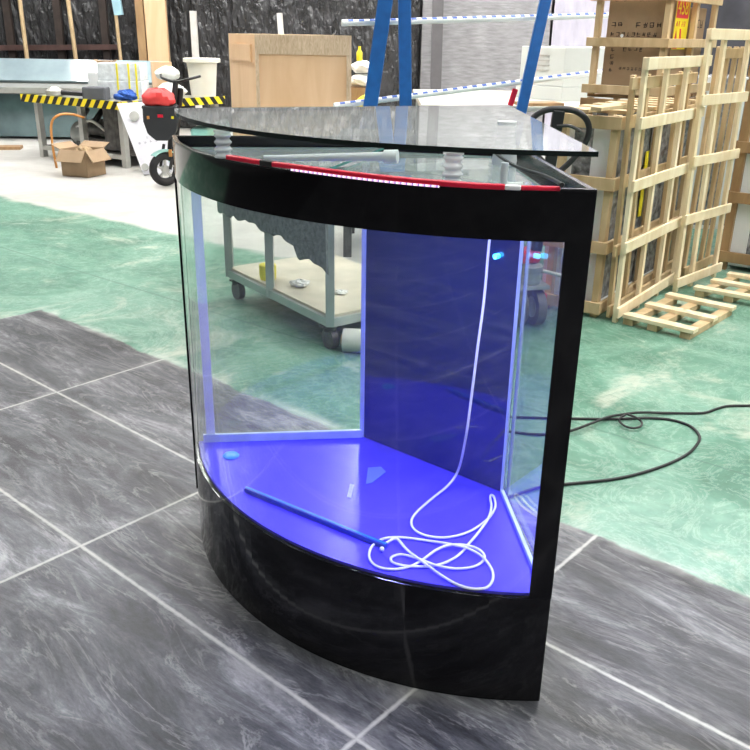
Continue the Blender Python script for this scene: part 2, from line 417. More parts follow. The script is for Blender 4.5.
# ------------------------------------------------------------------ ceiling lamps
EM = emit('lamp_diffuser', (1., .98, .95), 6.)
EM2 = emit('bright_lamp_diffuser', (1., .98, .95), 28.)
k = 0
for x in (-6.2, -3.1, 0., 3.1, 6.2):
    for y in (-2.2, 1.6, 5.4, 9.2, 12.8):
        if y < 0 and abs(x) < 7 and x in (0.,): pass
        t = thing('ceiling_lamp', 'long white panel lamp hanging flush under the workshop ceiling above the aquarium and benches', 'lamp', (x, y, ZC-.06), 0, 'ceiling panel lamps')
        MB().box((x, y, ZC-.03), (.66, 2.06, .06)).build('housing', M['white_plastic'], t)
        MB().box((x, y, ZC-.066), (.6, 2.0, .012)).build('diffuser', EM2 if (y > 8 or x > 1) else EM, t)

# ------------------------------------------------------------------ aquarium
LP = Vector((-.579, 2.466)); RP = Vector((.426, 1.672)); KP = Vector((.36, 2.57))
OC = Vector((.38641, 2.65493)); RR = .98372; AL, AR = -2.94834, -1.53054
H, HB, HT = 1.2654, .3171, 1.1651
def arc(t0=0., t1=1., dr=0., n=48):
    return [Vector((OC.x+(RR+dr)*math.cos(AL+(AR-AL)*(t0+(t1-t0)*i/n)), OC.y+(RR+dr)*math.sin(AL+(AR-AL)*(t0+(t1-t0)*i/n)))) for i in range(n+1)]
def sector(i=0., n=48):
    """footprint inset by i"""
    cen = Vector((.02, 2.15)); A = arc(0, 1, 0, n)
    if not i: return A+[KP.copy()]
    A = arc(i/1.4, 1-i/1.4, -i, n)
    dKL = (LP-KP).normalized(); dKR = (RP-KP).normalized(); k_ = KP+dKL*i+dKR*i
    A[0] = k_+dKL*(LP-KP).length*.985-dKL*i if False else A[0]
    return A+[k_]
def band(t0, t1, r0, r1, n=48):
    return arc(t0, t1, r1, n)+list(reversed(arc(t0, t1, r0, n)))
aq = thing('aquarium', 'quarter-round glass aquarium with black base, black top band and glowing blue floor on grey tiles', 'aquarium', (0, 2.15, 0))
MB().prism(sector(), 0, HB-.008).build('base_cabinet', M['black_gloss'], aq, bevel=.002)
MB().prism(sector(.012), HB-.008, HB).build('tank_floor', M['tank_blue'], aq)
MB().prism(band(.0, 1, -.011, -.001), HB-.008, H-.004).build('front_glass', M['clear'], aq, smooth=True)
MB().prism(band(.962, 1.0, -.001, .0015, 8), HB-.006, HT+.002).build('corner_post', M['black_film'], aq, smooth=True)
MB().prism(band(0, 1, -.0005, .002), HT, H).build('top_band', M['black_gloss'], aq, smooth=True)
MB().prism(band(.0, 1, -.011, .0025), H, H+.005).build('front_rim', M['black_rim'], aq, smooth=True, bevel=.001)
def wallseg(p, q, off0, off1):
    d = (q-p).normalized(); n_ = Vector((-d.y, d.x))
    if n_.dot(Vector((-.05, 2.1))-p) < 0: n_ = -n_
    return [p+n_*off0, q+n_*off0, q+n_*off1, p+n_*off1]
dKL = (LP-KP).normalized(); dKR = (RP-KP).normalized()
for (p, q) in ((LP+dKL*-.012, KP), (RP+dKR*-.012, KP-dKL*-.012)):
    MB().prism(wallseg(p, q, .001, .011), HB-.008, H-.06).build('side_glass', M['clear'], aq)
for (p, q) in ((LP, KP), (RP, KP)):
    MB().prism(wallseg(p, q, -.001, .014), H-.06, H+.004).build('side_rim', M['black_rim'], aq, bevel=.002)
# black silhouette strip on the far left edge, and a pale strip painted as the pane's bright reflection
MB().prism(wallseg(LP+dKL*.005, LP+dKL*-.005, -.003, .004), .14, HT).build('edge_trim', M['black_film'], aq)
MB().prism(wallseg(LP+dKL*-.040, LP+dKL*-.068, .0115, .014), HB, HT+.02).build('corner_reflection', mat('reflection_strip', (.93, .95, .97), .2, var=.05, scale=6), aq)
# corner partition
PLp = KP+dKL*.405+dKR*.013; PRp = KP+dKR*.415+dKL*.013
dP = (PRp-PLp).normalized(); nP = Vector((dP.y, -dP.x))
def pseg(s0, s1, o0, o1):
    return [PLp+dP*s0+nP*o0, PLp+dP*s1+nP*o0, PLp+dP*s1+nP*o1, PLp+dP*s0+nP*o1]
LPn = (PRp-PLp).length
cp = MB().prism(pseg(.006, LPn-.004, -.008, 0), HB+.002, H-.075).build('overflow_panel', M['panel'], aq)
MB().prism(pseg(-.004, .012, -.012, .004), HB, H-.06).build('panel_edge', M['edge_pale'], aq, bevel=.002)
MB().prism(pseg(LPn-.010, LPn-.002, -.004, .005), HB, H-.06).build('panel_edge', M['edge_pale'], aq, bevel=.002)
MB().prism(pseg(LPn+.006, LPn+.014, -.010, -.002), HB, H-.06).build('panel_edge', M['edge_pale'], aq, bevel=.002)
# pale silicone skirts along the bottom of both panes
MB().prism(wallseg(LP+dKL*-.03, PLp-dKR*.012, .0115, .022), HB, HB+.026).build('bottom_seal', M['edge_pale'], aq)
MB().prism(wallseg(RP+dKR*-.05, PRp-dKL*.012, .0115, .021), HB, HB+.012).build('bottom_seal', M['edge_pale'], aq)
# small cyan indicator lamp high in the back corner
o3 = PLp+dP*(LPn-.075)
lm = MB().cyl((o3+nP*.001).to_3d()+Vector((0, 0, 1.005)), (o3+nP*.016).to_3d()+Vector((0, 0, 1.005)), .007, 14).build('indicator_lamp', emit('cyan_led', (.0, .45, 1.), 5.), aq)
tag(lm, 'small glowing cyan lamp')

# loose glass covers inside the rim
def inset_poly(t0, t1, r, extra):
    return arc(t0, t1, r, 24)+extra
kz = KP+dKL*.03+dKR*.03
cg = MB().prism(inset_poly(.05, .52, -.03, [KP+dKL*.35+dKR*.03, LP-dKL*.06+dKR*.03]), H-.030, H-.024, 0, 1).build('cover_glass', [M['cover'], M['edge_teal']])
tag(cg, 'pale glass cover sheet lying inside the left half of the aquarium rim', 'glass sheet', 'loose glass covers inside the rim')
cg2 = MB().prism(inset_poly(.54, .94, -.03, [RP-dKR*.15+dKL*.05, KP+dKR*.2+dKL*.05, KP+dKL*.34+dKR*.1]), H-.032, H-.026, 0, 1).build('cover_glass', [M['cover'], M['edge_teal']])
tag(cg2, 'pale glass cover sheet lying inside the right half of the aquarium rim', 'glass sheet', 'loose glass covers inside the rim')

# glass table top
tl, tr_, tk = Vector((-.572, 2.475)), Vector((.42, 1.668)), Vector((.405, 2.80))
def arc2(L_, R_, sag, n=60):
    ch = R_-L_; m_ = (L_+R_)/2; hl = ch.length/2; nn = Vector((-ch.y, ch.x)).normalized()
    rr = (hl*hl+sag*sag)/(2*sag); o = m_+nn*(rr-sag)
    a0 = math.atan2(L_.y-o.y, L_.x-o.x); a1 = math.atan2(R_.y-o.y, R_.x-o.x)
    return [Vector((o.x+rr*math.cos(a0+(a1-a0)*i/n), o.y+rr*math.sin(a0+(a1-a0)*i/n))) for i in range(n+1)]
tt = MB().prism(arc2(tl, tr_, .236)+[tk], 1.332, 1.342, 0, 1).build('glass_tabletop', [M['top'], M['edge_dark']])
tag(tt, 'clear quarter-round glass table top with dark edge raised above the aquarium on spacers', 'table top')
def spacer(x, y, label, z0=H+.005):
    zs = 1.332-z0; pr = []
    for i in range(41):
        q = i/40; r = .0178+.0026*math.sin(q*PI*8)
        if q > .9 or q < .06: r = .0205
        if .25 < q < .33: r = .0215
        pr.append((r, zs*q))
    o = MB().lathe(pr, (x, y, z0), 24).build('acrylic_spacer', M['acrylic'], smooth=True)
    return tag(o, label, 'spacer', 'acrylic spacers under the glass top')
def onarc(px, py, dr):
    v = (Vector((px, py))-OC).normalized(); return OC+v*(RR+dr)
s = onarc(-.363, 2.028, -.008); spacer(s.x, s.y, 'ribbed clear spacer left of the red light bar, under the glass table top')
s = onarc(.141, 1.688, -.008); spacer(s.x, s.y, 'ribbed clear spacer standing on the front rim in front of the red light bar')
s = KP+dKL*.02+dKR*.02; spacer(s.x, s.y, 'ribbed clear spacer at the rear corner, seen through the glass table top')

# red light bar
b1 = at(228, 157, H+.017); b2 = at(566, 191, H+.017)
b2 = b1+(b2-b1)*1.0
lb = thing('light_bar', 'long thin red light bar lying across the front of the aquarium top', 'lamp', ((b1.x+b2.x)/2, (b1.y+b2.y)/2, H+.005))
bz0 = H+.016
bpts = smoothpath([at(u, v, bz0) for u, v in ((228, 157), (262, 162.5), (300, 167.5), (350, 174), (400, 179.5), (440, 183), (475, 185.5), (505, 187))], 6)
def strip(pts, w_, h_, dz=0., out=0.):
    m = MB(); vs = []; n_ = len(pts)
    for i, p in enumerate(pts):
        t = (pts[min(i+1, n_-1)]-pts[max(i-1, 0)]).normalized(); q = Vector((t.y, -t.x, 0))
        for a_, c_ in ((-1, -1), (1, -1), (1, 1), (-1, 1)): vs.append(p+q*(a_*w_/2+out)+Vector((0, 0, c_*h_/2+dz)))
    fs = [(i*4+j, i*4+(j+1) % 4, i*4+4+(j+1) % 4, i*4+4+j) for i in range(n_-1) for j in range(4)]+[(0, 1, 2, 3), tuple((n_-1)*4+j for j in range(4))]
    return m.add(vs, fs)
strip(bpts, .015, .010).build('housing', M['red'], lb, bevel=.002)
def led_mat():
    m, nt, b = new_mat('led_dots'); b.inputs['Base Color'].default_value = (.55, .25, .4, 1)
    tc = N(nt, 'ShaderNodeTexCoord'); vm_ = N(nt, 'ShaderNodeVectorMath', operation='DOT_PRODUCT'); vm_.inputs[1].default_value = (70, -40, 0)
    nt.links.new(tc.outputs['Object'], vm_.inputs[0])
    fr_ = N(nt, 'ShaderNodeMath', operation='FRACT'); nt.links.new(vm_.outputs['Value'], fr_.inputs[0])
    cr = N(nt, 'ShaderNodeValToRGB'); cr.color_ramp.interpolation = 'CONSTANT'
    e = cr.color_ramp.elements; e[0].color = (1, .55, .75, 1); e[1].position = .35; e[1].color = (.05, .05, .5, 1); q_ = e.new(.6); q_.color = (1, .95, 1, 1)
    nt.links.new(fr_.outputs[0], cr.inputs[0]); nt.links.new(cr.outputs[0], b.inputs['Emission Color']); b.inputs['Emission Strength'].default_value = .75
    return m
strip(bpts[11:31], .006, .004, -.0055, .0055).build('led_strip', led_mat(), lb)
strip(bpts[6:9], .018, .013).build('clip', M['rubber'], lb, bevel=.002)
strip([at(505, 187, bz0), at(521, 187.8, bz0)], .014, .009).build('sleeve', M['white_plastic'], lb, bevel=.002)
strip([at(521, 187.8, bz0), at(560, 188.6, bz0)], .012, .008).build('tail', M['red'], lb, bevel=.002)
la = bpy.data.lights.new('led_light', 'AREA'); la.shape = 'RECTANGLE'; la.size = .60; la.size_y = .012
la.energy = 7.5; la.color = (.30, .30, 1.)
lo = bpy.data.objects.new('led_light', la); C.objects.link(lo)
d = (b2-b1).normalized(); lo.parent = lb; mid = (b1+b2)/2-lb.location+Vector((.05, .07, 0)); lo.location = (mid.x, mid.y, -.045); lo.rotation_euler = (0, 0, math.atan2(d.y, d.x))

# white pipe, elbow, black tube
pp = thing('white_pipe', 'white plastic pipe with a collar lying across the aquarium top behind the light bar', 'pipe', (-.13, 2.2, 1.25))
pa, pb = at(264, 158, H-.006), at(396, 156.5, H+.014)
MB().tube([pa, pb], [.006, .0115], 18).build('tube', M['white_plastic'], pp, smooth=True)
dd = (pb-pa).normalized()
MB().tube([pb-dd*.028, pb+dd*.004], .0155, 18).build('collar', M['white_plastic'], pp, smooth=True)
e0 = at(502, 186, H-.02); 
el = MB().tube(smoothpath([(.302, 1.80, H-.012), (.272, 1.80, H-.012), (.262, 1.80, H-.004), (.262, 1.80, H+.035)], 6), .008, 12).build('hose_elbow', M['white_plastic'], smooth=True)
tag(el, 'small white elbow pipe standing inside the aquarium rim near the right end', 'pipe fitting')
bt = MB().tube(smoothpath([at(492, 150, H+.02), at(505, 160, H+.016), at(520, 168, H+.012), at(545, 176, H+.012), at(561, 184, H+.022), at(562, 185, H+.04)], 8), .0042, 8).build('black_tube', M['rubber'], smooth=True)
tag(bt, 'thin black tube lying on the right side of the aquarium top', 'tube')
fc = MB()
fx, fy = .318, 2.20
fc.lathe([(.030, 0), (.032, .01), (.026, .05), (.021, .09), (.024, .098), (.024, .105)], (fx, fy, H-.024), 20)
tag(fc.build('filter_cup', glass('milky_plastic', (.9, .92, .93), 1.45, haze_mix=.75), smooth=True), 'translucent plastic cup standing inside the rim under the right of the glass top', 'cup')

# things lying in the tank
zt = HB+.001
def tz(px, py, dz=.0): return at(340+px/3.409, 410+py/3.41, zt+.0045+dz)
hang = [atY(492, 215, 2.12), atY(488.5, 250, 2.10)]
w = [atY(484, 300, 2.08), atY(478, 345, 2.06), atY(471, 400, 2.05), atY(466, 436, 2.06)]
path = hang+w+[tz(405, 200, .06), tz(370, 255, .015), tz(310, 305), tz(260, 350), tz(243, 382), tz(258, 412), tz(305, 431), tz(370, 434), tz(440, 415), tz(500, 375),
    tz(528, 335), tz(526, 300), tz(516, 290), tz(512, 300, .004), tz(516, 330, .008), tz(505, 370, .008), tz(470, 420, .01), tz(440, 455), tz(410, 490), tz(360, 520), tz(300, 533), tz(225, 532), tz(180, 520), tz(176, 502), tz(210, 493), tz(262, 505, .006),
    tz(330, 530, .006), tz(400, 541), tz(462, 532), tz(492, 507), tz(482, 482), tz(440, 463, .006), tz(380, 460, .006), tz(330, 476, .006), tz(285, 508, .008), tz(240, 533), tz(185, 543), tz(130, 535), tz(101, 507), tz(106, 470), tz(140, 442), tz(200, 434),
    tz(300, 446), tz(400, 462, .010), tz(450, 478, .008), tz(490, 505, .008), tz(518, 545), tz(520, 580), tz(498, 606), tz(450, 609), tz(400, 595), tz(340, 560, .004), tz(280, 516, .012), tz(230, 478, .006), tz(195, 440, .008), tz(170, 446, .006), tz(148, 462, .006)]
cdw = thing('power_cord', 'white cord hanging down the blue panel and coiled on the blue tank floor', 'cord', (.25, 1.95, HB))
MB().tube(smoothpath(path, 7), .0034, 8).build('cable', M['cord_white'], cdw, smooth=True)
pg = tz(168, 447, .004); MB().tube([at(382, 549, zt), at(382, 549, zt+.012), at(382, 549, zt+.013), at(382, 549, zt+.032)], [.0065, .0065, .004, .004], 10).build('plug', M['white_plastic'], cdw, bevel=.002)
r1, r2 = at(246, 489, zt+.008), at(386, 546, zt+.008)
rod = thing('blue_strip', 'long square blue plastic strip lying on the tank floor', 'strip', ((r1.x+r2.x)/2, (r1.y+r2.y)/2, HB))
MB().bar(r1, r2, .016, .013).build('body', M['blue_rod'], rod, bevel=.002)
MB().bar(r1+Vector((0, 0, .0068)), r2+Vector((0, 0, .0068)), .004, .0012).build('groove', M['cyan_cap'], rod)
c = at(231, 456, zt)
cp_ = MB().lathe([(.024, 0), (.026, .002), (.022, .006), (.010, .008)], c, 24).build('drain_cover', M['cyan_cap'], smooth=True)
tag(cp_, 'round bright blue cap on the tank floor near the left pane', 'cap')
lab = MB().prism([at(u, v, 0).xy*0+Vector((at(u, v, zt).x, at(u, v, zt).y)) for u, v in ((368, 468), (381, 467), (386, 472), (372, 483), (366, 484))], zt, zt+.0015).build('film_sticker', M['blue_label'])
tag(lab, 'pale blue five-sided sticker on the tank floor before the panel', 'sticker')
lab2 = MB().prism([Vector((at(u, v, zt).x, at(u, v, zt).y)) for u, v in ((350, 484), (354, 485), (351, 498), (347, 497))], zt, zt+.0012).build('paper_label', mat('lilac_label', (.42, .42, .95), .4))
tag(lab2, 'small pale lilac paper strip on the tank floor', 'label')

# black cables on the green floor
zc = .006
c1 = [(500, 500), (540, 487), (567, 484), (620, 478), (660, 467), (686, 455), (698, 443), (699, 435), (690, 426), (672, 420), (650, 418), (630, 418.5), (605, 419), (573, 418.5), (545, 418), (508, 417)]
cb = MB().tube(smoothpath([at(u, v, zc) for u, v in c1], 8), .006, 8).build('extension_cable', M['rubber'], smooth=True)
tag(cb, 'black cable running in a wide loop on the green floor back to the aquarium', 'cable', 'black cables on the floor')
c2 = [(506, 431), (530, 434), (555, 434), (573, 430), (592, 423), (608, 417), (622, 414.5), (640, 412.5), (670, 413), (702, 413), (716, 409), (728, 406), (750, 405.5), (790, 404)]
cb = MB().tube(smoothpath([at(u, v, zc+.012 if 560 < u < 660 else zc) for u, v in c2], 8), .006, 8).build('extension_cable', M['rubber'], smooth=True)
tag(cb, 'black cable running straight out to the right across the green floor', 'cable', 'black cables on the floor')
c3 = [(625, 415), (620, 418), (620, 422), (626, 426.5), (634, 428), (641, 426), (641.5, 422), (636, 417.5), (628, 414.5)]
cb = MB().tube(smoothpath([at(u, v, zc+.006+.012*(i in (0, 1, 7, 8))) for i, (u, v) in enumerate(c3)], 8), .005, 8).build('cable_tie_loop', M['rubber'], smooth=True)
tag(cb, 'small loop of thin black cable where the two floor cables cross', 'cable')

# ------------------------------------------------------------------ cart behind the tank
ct = thing('trolley', 'low metal frame trolley with plywood shelf behind the left glass of the aquarium', 'trolley', (-.35, 4.9, 0))
A0 = Vector((-.905, 5.09, 0)); B0 = Vector((-.235, 4.16, 0)); dAB = (B0-A0).normalized(); pB = Vector((-dAB.y, dAB.x, 0))   # to the right/back
DW = .72
def cpnt(s_, t_, z): return A0+(B0-A0)*s_+pB*t_+Vector((0, 0, z))
zs0 = .16
MB().plate([cpnt(0, 0, zs0+.03), cpnt(1, 0, zs0+.03), cpnt(1, DW, zs0+.03), cpnt(0, DW, zs0+.03)], .014).build('shelf', mat('worn_ply', (.62, .56, .44), .6, var=.14, scale=5), ct)
fr = MB()
for (a_, b_) in ((cpnt(0, 0, zs0), cpnt(1, 0, zs0)), (cpnt(1, 0, zs0), cpnt(1, DW, zs0)), (cpnt(0, DW, zs0), cpnt(1, DW, zs0)), (cpnt(0, 0, zs0), cpnt(0, DW, zs0))): fr.bar(a_, b_, .04, .045)
fr.build('bottom_frame', M['alu'], ct)
for s_, t_ in ((0, 0), (.45, 0), (1, 0), (0, DW), (1, DW)):
    MB().bar(cpnt(s_, t_, zs0-.02), cpnt(s_, t_, .92), .045, .045).build('post', M['alu'], ct)
fr = MB()
for (a_, b_) in ((cpnt(0, 0, .90), cpnt(1, 0, .90)), (cpnt(1, 0, .90), cpnt(1, DW, .90)), (cpnt(0, DW, .90), cpnt(1, DW, .90)), (cpnt(0, 0, .90), cpnt(0, DW, .90))): fr.bar(a_, b_, .04, .04)
fr.build('top_frame', M['alu'], ct)
for s_, t_ in ((.04, .03), (.96, .03), (.04, DW-.03), (.96, DW-.03)):
    p = cpnt(s_, t_, .055)
    cs = MB().box(p+Vector((0, 0, .058)), (.06, .06, .03)).build('caster', M['black_metal'], ct)
    MB().tube([p-dAB*.0+pB*.02, p-pB*.02], .055, 18).build('wheel', M['steel_dark'], cs, smooth=True)
    MB().bar(p+dAB*-.02+Vector((0, 0, .05)), p-dAB*.09+Vector((0, 0, .045)), .03, .012).build('brake', M['black_metal'], cs)
# grey foam draped over the cart's long side
fo = MB(); n = 26; rows = []
zt_ = .93
for i in range(n+1):
    s_ = -.03+1.06*i/n
    low = .55+.012*math.sin(i*.9)+.008*math.sin(i*2.1)-.06*s_
    if s_ < .12: low -= .03
    if s_ > .75: low -= .05
    rows.append([cpnt(s_, -.03, low), cpnt(s_, -.035, (low+zt_)/2), cpnt(s_, -.03, zt_), cpnt(s_, .2, zt_+.004), cpnt(s_, DW*.75, zt_+.002)])
vs = []
for r_ in rows:
    vs += r_
th = [v+Vector((0, 0, .014)) + (-pB*.014 if (i % 5) < 3 else Vector((0, 0, 0))) for i, v in enumerate(vs)]
NV = len(vs); fs = []
for i in range(n):
    for j in range(4):
        a_ = i*5+j; fs += [(a_, a_+1, a_+6, a_+5), (NV+a_, NV+a_+5, NV+a_+6, NV+a_+1)]
for i in range(n):
    fs += [(i*5, i*5+5, NV+i*5+5, NV+i*5), (i*5+4, NV+i*5+4, NV+i*5+9, i*5+9)]
for j in range(4):
    fs += [(j, NV+j, NV+j+1, j+1), (n*5+j, n*5+j+1, NV+n*5+j+1, NV+n*5+j)]
fo.add(vs+th, fs)
tag(fo.build('foam_sheet', M['foam_grey'], smooth=True), 'grey felt foam sheet hanging over the top rail of the trolley', 'foam sheet')
zsf = zs0+.0375
p = at(268, 279, zsf); 
yc = MB().lathe([(.045, 0), (.05, .03), (.05, .085), (.045, .09)], p, 18).build('yellow_tub', M['yellow'], smooth=True)
tag(yc, 'small yellow tub standing on the trolley shelf', 'tub')
for i, (u, v, s_, lb_) in enumerate(((300, 283, .055, 'crumpled white scrap in the middle of the trolley shelf'), (341, 292, .035, 'white paper scrap near the right end of the trolley shelf'))):
    p = at(u, v, zsf+s_*.35)
    tag(MB().blob(p, (s_, s_*.8, s_*.35), i, .2).build('paper_scrap', M['scrap']), lb_, 'scrap', 'scraps on the trolley shelf')
ra, rb = at(337, 349, .055), at(375, 357, .055)
ra = Vector((-.165, 4.17, .062)); rb = ra+Vector((.75, -.12, 0))
rl = thing('film_roll', 'pale grey roll lying on the floor at the near end of the trolley', 'roll', (ra.x+.37, ra.y-.06, 0))
MB().tube([ra, rb], .062, 24).build('wound_film', mat('roll_grey', (.55, .56, .53), .5, var=.08), rl, smooth=True)
MB().tube([ra-Vector((.012, -.002, 0)), ra], .03, 20).build('core', M['card_dark'], rl, smooth=True)
# steel table frame further behind, with red trays
mt = thing('steel_bench', 'dark steel bench frame behind the trolley, partly hidden by the blue panel', 'bench', (.2, 6.6, 0))
for x, y in ((-.22, 6.2), (.55, 6.2), (-.22, 7.0), (.55, 7.0)): MB().box((x, y, .4), (.06, .06, .8)).build('leg', M['steel_dark'], mt)
MB().box((.165, 6.6, .815), (.95, .95, .03)).build('tabletop', M['steel_dark'], mt)
MB().box((.165, 6.6, .25), (.75, .78, .03)).build('shelf', M['steel_dark'], mt)
tag(MB().box((-.05, 6.35, .297), (.3, .2, .06)).build('red_tray', M['red'], bevel=.01), 'red tray on the lower shelf of the dark steel bench', 'tray')

# ------------------------------------------------------------------ pallet truck
pj = thing('pallet_truck', 'hand pallet truck with black loop handle and red forks behind the right of the aquarium', 'pallet truck', (.86, 4.75, 0))
ax = Vector((.866, .5, 0)).normalized()    # wheel axle direction, forks run back along fd
fd = Vector((-.25, .97, 0)).normalized(); ax = Vector((fd.y, -fd.x, 0))
P0 = Vector((.86, 4.66, 0))
for s_ in (-.055, .055):
    c = P0+ax*s_+Vector((0, 0, .105))
    wv = MB().tube([c-ax*.025, c+ax*.025], .105, 28).build('steer_wheel', mat('grey_rubber', (.13, .125, .12), .6), pj, smooth=True)
    MB().tube([c-ax*.028, c+ax*.028], .06, 20).build('hub', M['steel'], wv, smooth=True)
MB().bar(P0-ax*.10+Vector((0, 0, .235)), P0+ax*.10+Vector((0, 0, .235)), .14, .025).build('pump_plate', M['pump_grey'], pj, bevel=.004)
pu = MB(); pu.lathe([(.06, 0), (.065, .02), (.065, .07), (.072, .075), (.072, .10), (.05, .115)], P0+Vector((0, 0, .25)), 20)
pu.build('hydraulic_pump', M['pump_grey'], pj, smooth=True)
MB().tube([P0+ax*.05+Vector((0, 0, .33))-fd*.05, P0+ax*.16+Vector((0, 0, .30))-fd*.06], .012, 10).build('release_pedal', M['steel'], pj, smooth=True)
MB().box(P0+fd*.02-ax*.06+Vector((0, 0, .405)), (.20, .15, .07), Matrix.Rotation(math.atan2(ax.y, ax.x), 3, 'Z')).build('pump_head', M['red'], pj, bevel=.02)
MB().bar(P0-ax*.21+fd*.20+Vector((0, 0, .15)), P0+ax*.16+fd*.20+Vector((0, 0, .15)), .10, .10).build('fork_frame', M['red'], pj, bevel=.01)
for s_ in (-.14, .14): MB().bar(P0+ax*s_+fd*.16+Vector((0, 0, .10)), P0+ax*s_+fd*1.25+Vector((0, 0, .10)), .13, .05).build('fork', M['red'], pj, bevel=.01)
hx = Vector((1, 0, 0))
top = atY(556, 131, 4.60); piv = P0+Vector((0.02, -.02, .44))
MB().bar(piv, atY(559, 110, 4.6), .04, .06, (1, 0, 0)).build('tiller', M['black_metal'], pj, bevel=.005)
hp = [(557, 174), (541, 160), (531, 146), (529, 130), (533, 118), (545, 110.5), (560, 109), (575, 111), (586, 119), (589, 131), (584, 145), (572, 160), (557, 174)]
MB().tube(smoothpath([atY(u, v, 4.6) for u, v in hp], 6), .016, 12).build('loop_handle', M['rubber'], pj, smooth=True)
MB().tube(smoothpath([atY(557, 126, 4.58), atY(570, 126, 4.57), atY(580, 131, 4.57)], 5), .009, 8).build('lever', M['black_metal'], pj, smooth=True)

# ------------------------------------------------------------------ crates
E1 = Vector((.585, .811, 0)); E2 = Vector((-.811, .585, 0))
def crate(name, label, O_, la_, lb_, h, mwood, tl=.05, rails_a=(), rails_b=(), posts_a=(0, 1), posts_b=(1,), e1=E1, e2=E2, z0=0., top_slats=0, tw=.07, group=None):
    """O_ near corner; la_ along e1, lb_ along e2"""
    t = thing(name, label, 'crate', (O_.x+(e1*la_*.5+e2*lb_*.5).x, O_.y+(e1*la_*.5+e2*lb_*.5).y, z0), 0, group)
    Z = lambda z: Vector((0, 0, z0+z))
    pts = {}
    for s_ in posts_a: pts[(round(s_, 3), 0)] = 1
    for s_ in posts_b: pts[(0, round(s_, 3))] = 1
    pts[(1, 1)] = 1
    for s_ in posts_a[1:]: pts[(round(s_, 3), 1)] = 1
    for (a_, b_) in pts:
        p = O_+e1*(la_*a_)+e2*(lb_*b_)
        MB().bar(p+Z(0), p+Z(h), .04, tl, e1).build('post', mwood, t, bevel=.003)
    for z in rails_a:
        MB().bar(O_+e1*-.03-e2*.033+Z(z), O_+e1*(la_+.03)-e2*.033+Z(z), .022, tw, (0, 0, 1)).build('rail', mwood, t, bevel=.003)
    for z in rails_b:
        MB().bar(O_+e2*-.045-e1*.038+Z(z), O_+e2*(lb_+.06)-e1*.038+Z(z), .022, tw, (0, 0, 1)).build('rail', mwood, t, bevel=.003)
    for i in range(top_slats):
        q = (i+.5)/top_slats
        MB().bar(O_+e1*la_*q-e2*.04+Z(h+.011), O_+e1*la_*q+e2*(lb_+.04)+Z(h+.011), .09, .02, (0, 0, 1)).build('top_slat', mwood, t, bevel=.003)
    return t
OA = Vector((1.30, 4.84, 0))
ca = crate('tall_crate', 'tall open wooden crate around a bubble-wrapped tank, right behind the aquarium', OA, 1.40, .30, 1.15, M['pale_wood_b'], rails_a=(.06, .42, .78, 1.11), rails_b=(.06, .42, .78, 1.11), posts_a=(0, .5, 1), posts_b=(1,), top_slats=7)
def wrapped(name, label, O_, la_, lb_, z0, z1, e1=E1, e2=E2, i=.035):
    t = thing(name, label, 'tank', (O_.x, O_.y, z0))
    p = O_+e1*i+e2*i; q = [p, p+e1*(la_-2*i), p+e1*(la_-2*i)+e2*(lb_-2*i), p+e2*(lb_-2*i)]
    MB().prism(q, z0+.02, z1).build('bubble_wrap', M['foil'], t, bevel=.01)
    for z in (z0+.01, ):
        MB().prism([p-e1*.008-e2*.008, q[1]+e1*.008-e2*.008, q[2]+(e1+e2)*.008, q[3]-e1*.008+e2*.008], z0, z0+.03).build('foam_base', M['foam_white'], t)
    for c_ in (p, q[3], p+e1*(la_*.48)):
        MB().prism([c_-e1*.012-e2*.012, c_+e1*.07-e2*.012, c_+e1*.07+e2*.10, c_-e1*.012+e2*.10], z0+.03, z1+.005).build('foam_corner', M['foam_white'], t)
    return t
wrapped('wrapped_tank', 'bubble-wrapped tank with white foam corners inside the tall wooden crate', OA, 1.40, .30, .03, 1.08)
tag(MB().box((OA+E1*.62+E2*.019+Vector((0, 0, .70))), (.05, .004, .40), Matrix.Rotation(math.atan2(E1.y, E1.x), 3, 'Z')).build('warning_tape', M['yellow']), 'yellow and red tape strip on the wrapped tank behind the slatted frames', 'tape')
# loose slats lying on the tall crate
for i, (u0, v0, u1, v1, lb_) in enumerate(((583, 111, 624, 103, 'loose pine slat lying across the top of the tall crate, nearest the aquarium'), (596, 109, 622, 106, 'loose pine slat lying on the tall crate beneath the crate of cartons'))):
    z = 1.15+.022+.010+.021*i
    tag(MB().bar(at(u0, v0, z), at(u1, v1, z), .06, .018).build('loose_slat', M['pale_wood_b'], bevel=.002), lb_, 'slat', 'loose slats on the tall crate')

OB = Vector((1.965, 6.33, 0)); F1 = Vector((.6, .8, 0)); F2 = Vector((-.8, .6, 0))
cbk = crate('base_crate', 'wooden crate standing behind the tall crate and carrying the crate of cartons', OB, 1.0, .50, 1.13, M['brown_wood'], rails_a=(.06, .6, 1.09), rails_b=(.06, .6, 1.09), e1=F1, e2=F2, posts_a=(0, .5, 1), top_slats=8)
wrapped('wrapped_tank', 'bubble-wrapped tank inside the crate that carries the cartons', OB, 1.0, .50, .03, 1.08, F1, F2)
ZU = 1.13+.021
cu = crate('carton_crate', 'upper open wooden crate holding brown cartons, stacked top right', OB, 1.0, .50, .92, M['pale_wood_b'], rails_a=(.04, .36, .66, .89), rails_b=(.04, .36, .66, .89), e1=F1, e2=F2, posts_a=(0, .56, 1), z0=ZU, top_slats=4, tw=.06)
MB().prism([OB+F1*.02+F2*.02, OB+F1*.98+F2*.02, OB+F1*.98+F2*.48, OB+F1*.02+F2*.48], ZU+.01, ZU+.035).build('floor_board', M['pale_wood_b'], cu)
